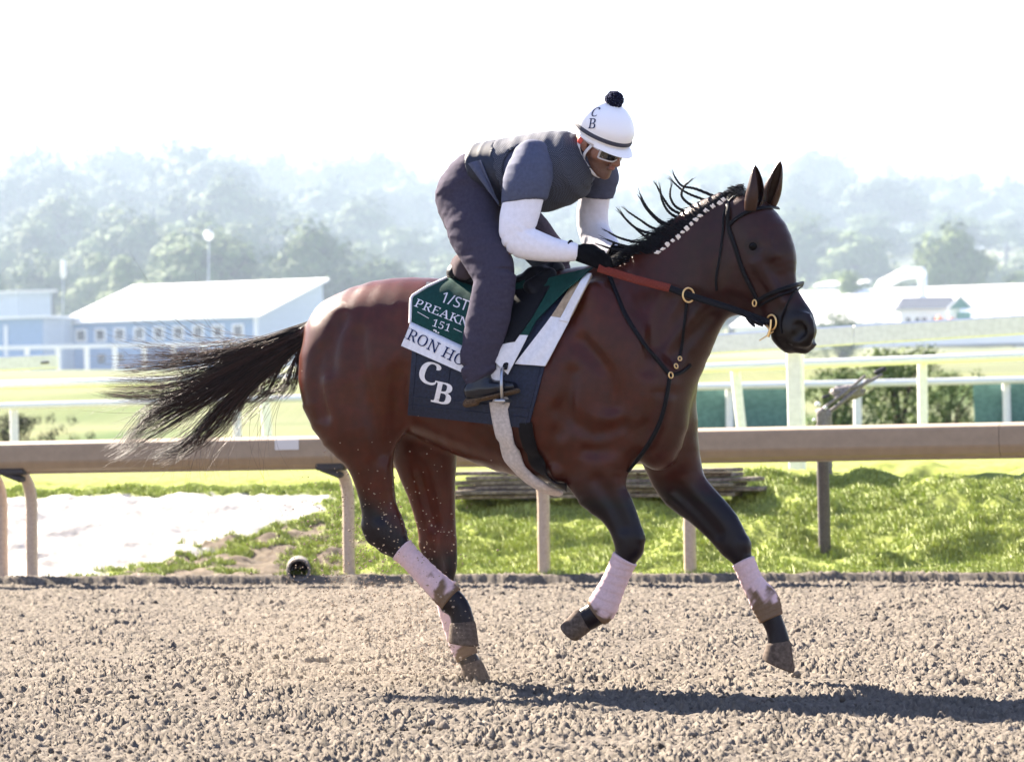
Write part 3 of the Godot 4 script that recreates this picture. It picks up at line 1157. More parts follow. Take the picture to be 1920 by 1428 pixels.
# unit trees: about 10 m tall, crown made of many clumps set on limbs
func make_tree(kind: int) -> Array:
	var crown := MB.new()
	var trunk := MB.new()
	var hgt := 10.0
	var wide: float = [3.4, 4.0, 2.9, 4.4, 2.3, 3.6][kind % 6]
	var low: float = [2.2, 1.6, 1.2, 2.6, 0.8, 1.8][kind % 6]
	var green: Color = [Color(0.050, 0.084, 0.026), Color(0.062, 0.100, 0.029), Color(0.084, 0.124, 0.036), Color(0.043, 0.074, 0.027), Color(0.094, 0.138, 0.043), Color(0.056, 0.093, 0.028)][kind % 6]
	trunk.tube(curve([Vector3(0, -0.8, 0), Vector3(0.1, 2.0, 0), Vector3(-0.1, 5.0, 0.15), Vector3(0.05, 8.0, 0)], 4), [0.36, 0.33, 0.30, 0.28, 0.26, 0.24, 0.22, 0.2, 0.18, 0.15, 0.12, 0.09, 0.05], 8)
	var mid := Vector3(0, low + (hgt - low) * 0.48, 0)
	for i in 36:
		var d := Vector3(rng.randfn(), rng.randfn() * 0.9 + 0.15, rng.randfn()).normalized()
		var f := pow(rng.randf(), 0.4)
		var taper := 1.0 - 0.45 * maxf(0.0, d.y)
		var p := mid + Vector3(d.x * wide * taper, d.y * (hgt - low) * 0.44, d.z * wide * taper) * f * rng.randf_range(0.8, 1.05)
		if i < 14: trunk.tube(curve([Vector3(0, clampf(p.y - 2.0, 1.5, 7.5), 0), Vector3(p.x * 0.5, p.y - 0.9, p.z * 0.5), p], 3), [0.13, 0.12, 0.1, 0.08, 0.06, 0.04, 0.02], 5)
		var r := rng.randf_range(1.0, 1.9)
		leaf_cloud(crown, p, Vector3(r, r * 0.75, r), 140, 0.46, green, (p - mid).normalized(), 0.28)
	return [trunk.mesh(), crown.mesh(true)]

func place_tree(kinds: Array, k: int, at: Vector3, high: float, label: String, group: String, squat := 1.0) -> void:
	var t := thing("tree", label, "tree", Transform3D(Basis(Vector3.UP, rng.randf() * TAU).scaled(Vector3(squat, 1, squat) * (high / 10.0)), at), group)
	part("trunk", kinds[k][0], M.bark, t)
	part("crown", kinds[k][1], M.leaf, t)

func ground_under(px: float, depth: float) -> Vector3:   # point of the ground at a pixel column and a depth
	var p := at_depth(px, 814, depth)
	var c := sq(p)
	p.y = land(c.x, c.y)
	return p

func top_of(px: float, py: float, depth: float) -> float:
	return at_depth(px, py, depth).y

func build_background() -> void:
	var kinds := []
	for k in 6: kinds.append(make_tree(k))
	# rows: depth, step in pixels, tree tops by column
	var far_line := [[-150, 290], [0, 282], [100, 275], [200, 284], [270, 272], [310, 246], [380, 236], [440, 248], [490, 284], [560, 290], [640, 284], [720, 290], [800, 322], [900, 318], [1000, 322], [1100, 330], [1200, 342], [1310, 305], [1345, 288], [1420, 318], [1500, 278], [1570, 290], [1660, 298], [1740, 334], [1800, 312], [1870, 322], [2060, 330]]
	var rows := [
		{"d": 600.0, "step": 78, "drop": 0, "var": 16, "where": "on the skyline of the hill", "k": [0, 3, 1]},
		{"d": 520.0, "step": 84, "drop": 48, "var": 30, "where": "just below the hill's skyline", "k": [0, 1, 3, 5]},
		{"d": 440.0, "step": 92, "drop": 98, "var": 34, "where": "halfway up the hill", "k": [1, 5, 0]},
		{"d": 372.0, "step": 104, "drop": 148, "var": 36, "where": "low on the hill", "k": [1, 2, 5, 4]},
		{"d": 318.0, "step": 112, "drop": 205, "var": 40, "where": "at the foot of the hill", "k": [2, 4, 1]}]
	for r in rows:
		var x := -110.0
		var n := 0
		while x < 2040.0:
			var jx: float = x + rng.randf_range(-22, 22)
			var y := 0.0
			for i in far_line.size() - 1:
				if jx <= far_line[i + 1][0]:
					y = lerpf(far_line[i][1], far_line[i + 1][1], clampf((jx - far_line[i][0]) / (far_line[i + 1][0] - far_line[i][0]), 0, 1))
					break
			var d: float = r.d + rng.randf_range(-22, 22)
			var base := ground_under(jx, d)
			var high: float = top_of(jx, y + r.drop + rng.randf_range(-0.4, 1.0) * r.var, d) - base.y
			high *= 1.13
			high = clampf(high, 6.0, 24.0)
			var kk: int = r.k[n % r.k.size()]
			var near := "open grass"
			for q in [[130, "the low annex"], [300, "the blue barn's roof"], [520, "the blue barn's windows"], [700, "the blue barn's gable"], [860, "the horse's rump"], [1060, "the rider's back"], [1240, "the rider's helmet"], [1400, "the horse's mane"], [1560, "the horse's face"], [1690, "the white arch"], [1820, "the small house"], [9999, "the white barn's end"]]:
				if jx < q[0]:
					near = q[1]
					break
			var size_word: String = "short" if high < 9.5 else ("tall" if high > 14.0 else "middling")
			var tone: String = ["dark", "green", "light green", "broad dark", "slender pale", "leafy"][kk]
			place_tree(kinds, kk, base, high, "%s %s tree %s, beyond %s" % [size_word, tone, r.where, near], "trees " + r.where, rng.randf_range(1.05, 1.55) * clampf(11.0 / high, 0.75, 1.25))
			x += r.step * rng.randf_range(0.8, 1.15)
			n += 1
	# bright young trees and shrubs that stand out
	for q in [[238, 468, 300.0, 4, "round yellow green tree over the long roof of the blue barn"], [410, 402, 310.0, 2, "domed pale tree rising behind the floodlight"], [1600, 500, 268.0, 4, "small bright sapling beside the white arch"], [1790, 388, 300.0, 2, "tall light tree rising behind the white barn"], [600, 398, 300.0, 1, "broad tree behind the right end of the blue barn"], [1905, 520, 268.0, 4, "bright shrub at the far end of the white barn"]]:
		var b := ground_under(q[0], q[2])
		place_tree(kinds, q[3], b, top_of(q[0], q[1], q[2]) - b.y, q[4], "", 0.95)
	for q in [[1395, 742, 54.0, 2.0, "low yellow green shrub behind the pipe fences"], [1570, 668, 57.0, 1.35, "tall bright shrub behind the leaning grey arm"], [1690, 640, 60.0, 1.3, "tallest rounded shrub behind the pipe fences"], [1780, 690, 58.0, 1.4, "grey green shrub beside the green windscreen"], [40, 768, 58.0, 2.6, "low dark shrub on the lit grass slope"], [1580, 580, 200.0, 1.6, "pale shrub in front of the white barn"]]:
		var b := ground_under(q[0], q[2])
		var t := thing("shrub", q[4], "shrub", Transform3D(Basis(Vector3.UP, rng.randf() * TAU), b))
		var high := top_of(q[0], q[1], q[2]) - b.y
		var mb := MB.new()
		var st_ := MB.new()
		var green := Color(0.11, 0.15, 0.045) if q[0] != 40 else Color(0.020, 0.026, 0.016)
		for i in 64:
			var f := rng.randf()
			var p := Vector3(rng.randfn() * 0.30 * high * q[3] * (1.0 - 0.5 * f), lerpf(0.02, 0.86, f) * high, rng.randfn() * 0.24 * high)
			leaf_cloud(mb, p, Vector3.ONE * high * 0.16, 60, high * 0.05, green, Vector3(0, 0.3, 0), 0.35)
			if i < 8: st_.tube(PackedVector3Array([Vector3(0, -0.2, 0), Vector3(p.x * 0.4, p.y * 0.5, p.z * 0.4), p]), [0.03 * high, 0.02 * high, 0.006 * high], 5)
		part("stem", st_.mesh(), M.bark, t)
		part("foliage", mb.mesh(true), M.leaf, t)
	build_buildings()

# a mono-pitched shed: front-left corner at a, long side along u, depth along w
func shed(t: Node3D, u: Vector3, w: Vector3, long: float, deep: float, eave: float, ridge: float, wall: Material, roof: Material) -> void:
	var mb := MB.new()
	var z := Vector3.ZERO
	var f := [z, u * long, u * long + w * deep, w * deep]
	var up := Vector3.UP
	mb.quad(f[0] - up, f[1] - up, f[1] + up * eave, f[0] + up * eave)
	part("front_wall", mb.mesh(), wall, t)
	mb = MB.new()
	mb.quad(f[1] - up, f[2] - up, f[2] + up * ridge, f[1] + up * eave)
	mb.quad(f[3] - up, f[0] - up, f[0] + up * eave, f[3] + up * ridge)
	mb.quad(f[2] - up, f[3] - up, f[3] + up * ridge, f[2] + up * ridge)
	part("side_wall", mb.mesh(), M.pale_wall, t)
	mb = MB.new()
	var o := 0.35
	var a: Vector3 = f[0] - u * o - w * o + up * (eave - o * (ridge - eave) / deep)
	var b: Vector3 = f[1] + u * o - w * o + up * (eave - o * (ridge - eave) / deep)
	var c: Vector3 = f[2] + u * o + w * o + up * (ridge + o * (ridge - eave) / deep)
	var d: Vector3 = f[3] - u * o + w * o + up * (ridge + o * (ridge - eave) / deep)
	var th := Vector3(0, 0.16, 0)
	mb.quad(a + th, b + th, c + th, d + th)
	mb.quad(d, c, b, a)
	mb.quad(a, b, b + th, a + th); mb.quad(b, c, c + th, b + th); mb.quad(c, d, d + th, c + th); mb.quad(d, a, a + th, d + th)
	part("roof", mb.mesh(), roof, t)

func window_on(t: Node3D, u: Vector3, w: Vector3, x: float, y: float, wide: float, high: float) -> void:
	var b := Basis(u, Vector3.UP, -w)
	var at := u * x + Vector3(0, y, 0) - w * 0.05
	var mb := MB.new()
	for s in [-1, 1]:
		mb.box(Transform3D(b, at + u * (s * (wide * 0.5 + 0.07))), Vector3(0.14, high + 0.28, 0.12), 0.01)
		mb.box(Transform3D(b, at + Vector3(0, s * (high * 0.5 + 0.07), 0)), Vector3(wide, 0.14, 0.12), 0.01)
	var f := part("window", mb.mesh(), M.trim, t)
	mb = MB.new()
	mb.box(Transform3D(b, at + w * 0.02), Vector3(wide, high, 0.06))
	part("pane", mb.mesh(), M.dark_glass, f)

func build_buildings() -> void:
	var an := deg_to_rad(24.0)
	var u := Vector3(cos(an), 0, sin(an))
	var w := Vector3(sin(an), 0, -cos(an))
	# long barn with nine windows
	var a := at_depth(120, 672, 256.0)
	var t := thing("long_barn", "long pale blue barn with a row of dark windows and white roof", "building", Transform3D(Basis(), a))
	var e1 := at_depth(120, 605, 256.0)
	var long := 15.6
	shed(t, u, w, long, 10.2, e1.y - a.y, e1.y - a.y + 2.75, M.blue_wall, M.white_roof)
	for i in 9: window_on(t, u, w, 1.45 + i * 1.585, 1.60, 0.64, 0.68)
	for x in [0.05, long - 0.05]:
		var mb := MB.new()
		mb.box(Transform3D(Basis(u, Vector3.UP, -w), u * x + Vector3(0, 1.0, 0) - w * 0.06), Vector3(0.3, 3.0, 0.12), 0.01)
		part("corner_board", mb.mesh(), M.trim, t)
	for q in [[3.1, 0.05], [4.6, 0.1], [9.4, 0.0], [10.3, 0.1], [11.6, 0.05]]:
		var mb := MB.new()
		mb.box(Transform3D(Basis(u, Vector3.UP, -w), u * q[0] + Vector3(0, -0.12 + q[1], 0) - w * 0.06), Vector3(0.55, 0.62, 0.1), 0.02)
		part("vent", mb.mesh(), M.dark_glass, t)
	# low annex and the block behind it
	a = at_depth(-260, 684, 258.0)
	t = thing("low_annex", "low flat roofed blue annex joined to the long barn", "building", Transform3D(Basis(), a))
	shed(t, u, w, 15.2, 7.0, 2.95, 3.0, M.blue_wall, M.trim)
	window_on(t, u, w, 10.9, 1.0, 0.7, 1.2)
	for x in [0.1, 12.2]:
		var mb := MB.new()
		mb.box(Transform3D(Basis(u, Vector3.UP, -w), u * x + Vector3(0, 1.0, 0) - w * 0.06), Vector3(0.25, 3.0, 0.12), 0.01)
		part("corner_board", mb.mesh(), M.trim, t)
	a = at_depth(-160, 650, 285.0)
	t = thing("white_block", "small white block building standing behind the low annex", "building", Transform3D(Basis(), a))
	shed(t, u, w, 9.6, 5.0, 4.0, 4.2, M.pale_wall, M.white_roof)
	# long white barn on the right
	a = at_depth(1380, 632, 262.0)
	t = thing("white_barn", "very long barn with a glaring white roof behind the small house", "building", Transform3D(Basis(), a))
	shed(t, u, w, 22.6, 9.0, 0.75, 3.3, M.trim, M.white_roof)
	a = at_depth(1905, 632, 268.0)
	t = thing("side_barn", "pale end barn with white roof next to the long barn", "building", Transform3D(Basis(), a))
	shed(t, u, w, 16.0, 9.0, 0.75, 3.4, M.trim, M.pale_wall)
	a = at_depth(1300, 640, 275.0)
	t = thing("back_shed", "small pale shed showing over the long white barn roof", "building", Transform3D(Basis(), at_depth(1535, 560, 300.0)))
	shed(t, u, w, 3.2, 3.0, 1.0, 1.35, M.pale_wall, M.trim)
	# white arch of a covered walkway
	var mb2 := MB.new()
	var ap := []
	for q in [[1648, 640], [1650, 545], [1668, 527], [1695, 514], [1730, 510]]: ap.append(at_depth(q[0], q[1], 259.0 + (0.0 if q[0] < 1700 else 1.0)))
	mb2.tube(curve(ap, 6), 0.36, 10)
	t = thing("arch_canopy", "white curved canopy tube rising over the white barn roof", "canopy", Transform3D(Basis(), ap[0]))
	part("tube", mb2.mesh(), M.white_roof, t, -t.position)
	var mb3 := MB.new()
	mb3.tube(PackedVector3Array([at_depth(1732, 640, 260.5), at_depth(1730, 508, 260.5)]), 0.3, 10)
	part("stay", mb3.mesh(), M.pale_wall, t, -t.position)
	# small house with a green gable
	a = at_depth(1688, 614, 235.0)
	t = thing("small_house", "small white house with a grey roof and green gable porch", "building", Transform3D(Basis(), a))
	var fl := Vector3(1, 0, 0)
	var bk := Vector3(0, 0, -1)
	var hs := MB.new()
	hs.box(Transform3D(Basis(), Vector3(2.0, 0.3, -1.5)), Vector3(4.0, 1.9, 3.0))
	part("wall", hs.mesh(), M.trim, t)
	hs = MB.new()
	for s in [[Vector3(-0.2, 1.2, 0.25), Vector3(4.2, 1.2, 0.25), Vector3(3.6, 2.05, -1.5), Vector3(0.35, 2.05, -1.5)], [Vector3(4.2, 1.2, -3.25), Vector3(-0.2, 1.2, -3.25), Vector3(0.35, 2.05, -1.5), Vector3(3.6, 2.05, -1.5)]]:
		hs.quad(s[0], s[1], s[2], s[3])
	hs.tri(Vector3(-0.2, 1.2, -3.25), Vector3(-0.2, 1.2, 0.25), Vector3(0.35, 2.05, -1.5))
	part("roof", hs.mesh(), M.grey_roof, t)
	hs = MB.new()
	hs.tri(Vector3(3.1, 1.15, 0.7), Vector3(4.75, 1.15, 0.7), Vector3(3.92, 1.95, 0.7))
	part("gable", hs.mesh(), M.green_gable, t)
	hs = MB.new()
	for s in [[3.0, 4.0], [4.85, 3.85]]:
		hs.beam(Vector3(s[0], 1.1, 0.74), Vector3(s[1], 2.06, 0.74), 0.08, 0.14)
	for x in [3.15, 4.7]: hs.box(Transform3D(Basis(), Vector3(x, 0.3, 0.7)), Vector3(0.12, 1.75, 0.12))
	part("porch_frame", hs.mesh(), M.trim, t)
	hs = MB.new()
	hs.box(Transform3D(Basis(), Vector3(4.2, 0.3, 0.1)), Vector3(0.9, 1.3, 0.3))
	part("porch_door", hs.mesh(), M.green_gable, t)
	for x in [0.55, 1.15, 1.6, 2.4]:
		var wd := MB.new()
		wd.box(Transform3D(Basis(), Vector3(x, 0.25, 0.02)), Vector3(0.26 if x < 2.0 else 0.5, 0.8, 0.08))
		part("window", wd.mesh(), M.dark_glass, t)
	for q in [[1758, 598], [1785, 602]]:
		var ob := MB.new()
		ob.lathe(Transform3D(Basis(Vector3(0, 0, 1), -0.5 if q[0] == 1758 else 0.0), Vector3.ZERO), [[0.04, 0.5], [0.18, 0.47], [0.22, 0.3], [0.22, 0.08], [0.18, 0.0], [0.02, 0.0]], 12)
		var ot := thing("barrel", "tilted orange barrel in front of the small house" if q[0] == 1758 else "short upright orange barrel by the porch post", "barrel", Transform3D(Basis(), at_depth(q[0], q[1] + 8, 232.0)), "orange barrels by the small house")
		part("shell", ob.mesh(), M.orange, ot)
	# floodlight poles
	for q in [[118, 492, 250.0, "slim pole with a long white lamp above the blue annex"], [391, 441, 262.0, "tall pole with a white round lamp against the trees"]]:
		var b := ground_under(q[0], q[2])
		var tp := at_depth(q[0], q[1], q[2])
		t = thing("light_pole", q[3], "pole", Transform3D(Basis(), b))
		var pm := MB.new()
		pm.tube(PackedVector3Array([Vector3(0, -0.3, 0), tp - b]), 0.03, 8)
		part("pole", pm.mesh(), M.pale_wall, t)
		if q[0] == 391 or q[0] == 118:
			pm = MB.new()
			pm.lathe(Transform3D(Basis(), tp - b), [[0.02, 0.35], [0.26, 0.28], [0.36, 0.0], [0.26, -0.28], [0.02, -0.34]] if q[0] == 391 else [[0.02, 0.2], [0.17, 0.1], [0.19, -0.9], [0.1, -1.1], [0.02, -1.12]], 14)
			part("lamp", pm.mesh(), M.white_roof, t)
	# green windscreen cloth hung on the lower pipe fence
	for q in [[1280, 1392, "green windscreen cloth hung on the fence behind the horse's chest"], [1826, 1990, "green windscreen cloth at the far right end of the fence"]]:
		var wm := MB.new()
		var wl := at_depth(q[0], 728 if q[0] < 1500 else 716, 50.25)
		var wr := at_depth(q[1] + 90, 724 if q[0] < 1500 else 708, 50.25)
		wm.beam(wl - Vector3(0, 0.42, 0), wr - Vector3(0, 0.42, 0), 0.01, 0.86)
		solo("windscreen", wm.mesh(), M.screen, q[2], "windscreen", "green windscreens on the fence")

func build_trackside() -> void:
	# stack of old boards on the turf behind the rail
	var base := land_hit(1130, 938)
	var dirs := [0.0, 0.05, -0.04, 0.02, 0.06, -0.02]
	var ls := [2.15, 2.3, 2.05, 2.2, 1.95, 2.1]
	for i in 6:
		var y := 0.035 + 0.034 * i
		var yaw: float = -atan2(RE.z, RE.x) + dirs[i]
		var b := Basis(Vector3.UP, yaw)
		var mb := MB.new()
		mb.box(Transform3D(Basis(), Vector3.ZERO), Vector3(ls[i], 0.028, 0.42), 0.004)
		var o := solo("board", mb.mesh(), M.board, ["lowest grey board of the stack on the turf", "second grey board from the ground in the stack", "third weathered board from the ground in the stack", "fourth weathered board from the ground in the stack", "fifth board of the stack, just under the top", "topmost sunlit board of the stack on the turf"][i], "board", "boards stacked behind the rail")
		o.transform = Transform3D(b, base + Vector3(rng.randf_range(-0.06, 0.06), y, -0.1 + rng.randf_range(-0.05, 0.05)))
	for q in [[948, 936, 890], [1196, 934, 880]]:
		var p := land_hit(q[0], q[1])
		var mb := MB.new()
		mb.tube(PackedVector3Array([p - Vector3(0, 0.06, 0), on_plane(q[0], q[2], p, RN)]), 0.012, 8)
		solo("stake", mb.mesh(), M.rust, "rusty stake by the stepped end of the board stack" if q[0] < 1000 else "rusty stake against the middle of the board stack", "stake", "rusty stakes by the boards")
	# drain pipe mouth in the bank
	var dp := land_hit(560, 1084)
	var ax := (CT.origin - dp).normalized()
	ax.y = 0.0
	var bz := Basis(ax.cross(Vector3.UP).normalized(), ax.normalized(), Vector3.UP).orthonormalized()
	var t := thing("drain_pipe", "round concrete drain pipe mouth in the bare bank", "pipe", Transform3D(Basis(), dp))
	var mb := MB.new()
	mb.lathe(Transform3D(Basis(ax.cross(Vector3.UP).normalized(), ax.normalized(), Vector3.UP), Vector3(0, 0.055, 0)), [[0.062, -0.5], [0.062, 0.05], [0.072, 0.06], [0.082, 0.05], [0.082, -0.5]], 20)
	part("pipe", mb.mesh(), M.concrete, t)
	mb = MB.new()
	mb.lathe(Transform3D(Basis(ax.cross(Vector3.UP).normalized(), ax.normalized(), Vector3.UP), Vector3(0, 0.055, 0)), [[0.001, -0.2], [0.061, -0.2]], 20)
	part("dark_bore", mb.mesh(), M.bore_shade, t)  # dark disc across the bore, its colour painted in for the shade inside
	# muddy jointed arm leaning off a lumpy post
	var d := 26.4
	var P := func(x: float, y: float, z := 0.0) -> Vector3: return at_depth(x, y, d + z)
	var foot := ground_under(1546, d)
	t = thing("leaning_arm", "muddy jointed grey arm with black end tilting up from a lumpy post", "machine arm", Transform3D(Basis(), foot))
	var o2 := -foot
	var nz := FastNoiseLite.new()
	nz.frequency = 0.4
	mb = MB.new()
	var rows := []
	var top: Vector3 = P.call(1545, 762)
	for j in 26:
		var f := j / 25.0
		var row := []
		for k in 14:
			var an := TAU * k / 14.0
			var r: float = 0.058 * (1.0 + 0.35 * nz.get_noise_3d(f * 40.0, cos(an) * 4.0, sin(an) * 4.0)) * (1.0 if j < 25 else 0.1)
			row.append((foot - Vector3(0, 0.1, 0)).lerp(top, f) + o2 + Vector3(cos(an), 0, sin(an)) * r)
		rows.append(row)
	mb.sheet(rows, true)
	mb.smooth_normals()
	part("post", mb.mesh(), M.weathered, t)
	for q in [[[1540, 768], [1585, 735], [1622, 705], 0.012], [[1556, 772], [1590, 745], [1630, 712], 0.016], [[1566, 745], [1600, 722], [1623, 703], 0.007], [[1580, 728], [1610, 724], [1655, 702], 0.013]]:
		var am := MB.new()
		am.tube(curve([P.call(q[0][0], q[0][1], -0.03) + o2, P.call(q[1][0], q[1][1], -0.05) + o2, P.call(q[2][0], q[2][1], -0.03) + o2], 6), q[3], 8)
		part("strut", am.mesh(), M.weathered, t)
	mb = MB.new()
	mb.blob(Transform3D(Basis(Vector3(0, 0, 1), 0.5).scaled(Vector3(0.125, 0.052, 0.05)), P.call(1590, 735) + o2), nz, 0.5, 9, 14)
	part("joint", mb.mesh(), M.weathered, t)
	mb = MB.new()
	mb.box(Transform3D(Basis(Vector3(0, 0, 1), 0.42), P.call(1651, 695) + o2), Vector3(0.095, 0.040, 0.05), 0.012)
	part("end_cap", mb.mesh(), M.black_cap, t)
	mb = MB.new()
	mb.box(Transform3D(Basis(Vector3(0, 0, 1), 0.3), P.call(1549, 743) + o2), Vector3(0.06, 0.022, 0.05), 0.006)
	part("end_cap", mb.mesh(), M.black_cap, t)
	for q in [[1534, 758, 0.02], [1548, 764, 0.014], [1527, 787, 0.013]]:
		mb = MB.new()
		mb.blob(Transform3D(Basis().scaled(Vector3.ONE * q[2]), P.call(q[0], q[1], -0.06) + o2), nz, 0.3, 6, 8)
		part("white_fitting", mb.mesh(), M.trim, t)

func build_details() -> void:
	# morning haze lying over the far field and the hill, and a little dust round the hind feet
	var hz := FogVolume.new()
	hz.name = "morning_haze"
	hz.shape = RenderingServer.FOG_VOLUME_SHAPE_BOX
	hz.size = Vector3(1800, 120, 900)
	hz.position = Vector3(0, 50, -540)
	var fm := FogMaterial.new()
	fm.density = 0.00085
	fm.albedo = Color(0.83, 0.91, 1.0)
	hz.material = fm
	add_child(hz)
	tag(hz, "pale blue morning haze over the wooded hill and far field", "haze", "", "stuff")
	var dz := FogVolume.new()
	dz.name = "dust_cloud"
	dz.shape = RenderingServer.FOG_VOLUME_SHAPE_ELLIPSOID
	dz.size = Vector3(1.5, 0.55, 1.0)
	dz.position = HX * hp(690, 1215, 0.0)
	var dm := FogMaterial.new()
	dm.density = 0.06
	dm.albedo = Color(0.92, 0.84, 0.74)
	dz.material = dm
	add_child(dz)
	tag(dz, "thin dust hanging behind the horse's hind feet", "dust", "", "stuff")
	# dirt thrown up by the hind feet
	var mb := MB.new()
	var nz := FastNoiseLite.new()
	nz.frequency = 0.3
	mb.blob(Transform3D.IDENTITY, nz, 0.4, 5, 7)
	var mm := MultiMesh.new()
	mm.transform_format = MultiMesh.TRANSFORM_3D
	mm.mesh = mb.mesh()
	mm.instance_count = 2600
	for i in 2600:
		var f := pow(rng.randf(), 0.8)
		var px := 870.0 - 330.0 * f * rng.randf_range(0.3, 1.2) + rng.randfn() * 50.0
		var py := 1230.0 - 260.0 * f * rng.randf() + rng.randfn() * 45.0
		if rng.randf() < 0.4: py = 1010.0 + rng.randfn() * 90.0; px = 700.0 + rng.randfn() * 90.0
		var p := HX * hp(px, minf(py, 1262.0), rng.randf_range(-0.35, 0.35))
		p.y = maxf(p.y, 0.02)
		var r := rng.randf_range(0.0010, 0.0028) * (1.8 if rng.randf() < 0.06 else 1.0)
		mm.set_instance_transform(i, Transform3D(Basis.from_euler(Vector3(rng.randf() * 6, rng.randf() * 6, 0)).scaled(Vector3(r * 1.3, r, r)), p))
	var o := MultiMeshInstance3D.new()
	o.multimesh = mm
	o.material_override = mat(0.30, 0.235, 0.18, 1.0, 0.1)
	o.name = numbered("flying_dirt")
	add_child(o)
	tag(o, "specks of dirt flung up behind the horse's hind feet", "dirt", "", "stuff")

# ---------------------------------------------------------------- the horse
var HORSE: Array = []        # its field, also what the tack lies on
var leg_limbs := {}

func st(x1: float, y1: float, x2: float, y2: float, b: float, w := 0.0, s := 0.0) -> Array:
	var p := hp(x1, y1, w)
	var q := hp(x2, y2, w)
	return [(p + q) * 0.5, p.distance_to(q) * 0.5, b, s]

const HEAD_TURN := deg_to_rad(17.0)

func head_point(px: float, py: float, v := 0.0) -> Vector3:   # plane of the head's profile, v metres to its near side
	var f := Basis(Vector3.UP, -HEAD_TURN)
	var at := hp(1400, 400, 0.05)
	var nrm: Vector3 = HX.basis * f.z
	return HX.affine_inverse() * on_plane(px, py, HX * (at + f.z * v), nrm)

func hst(x1: float, y1: float, x2: float, y2: float, b: float, s := 0.0, v := 0.0) -> Array:
	var p := head_point(x1, y1, v)
	var q := head_point(x2, y2, v)
	return [(p + q) * 0.5, p.distance_to(q) * 0.5, b, s]

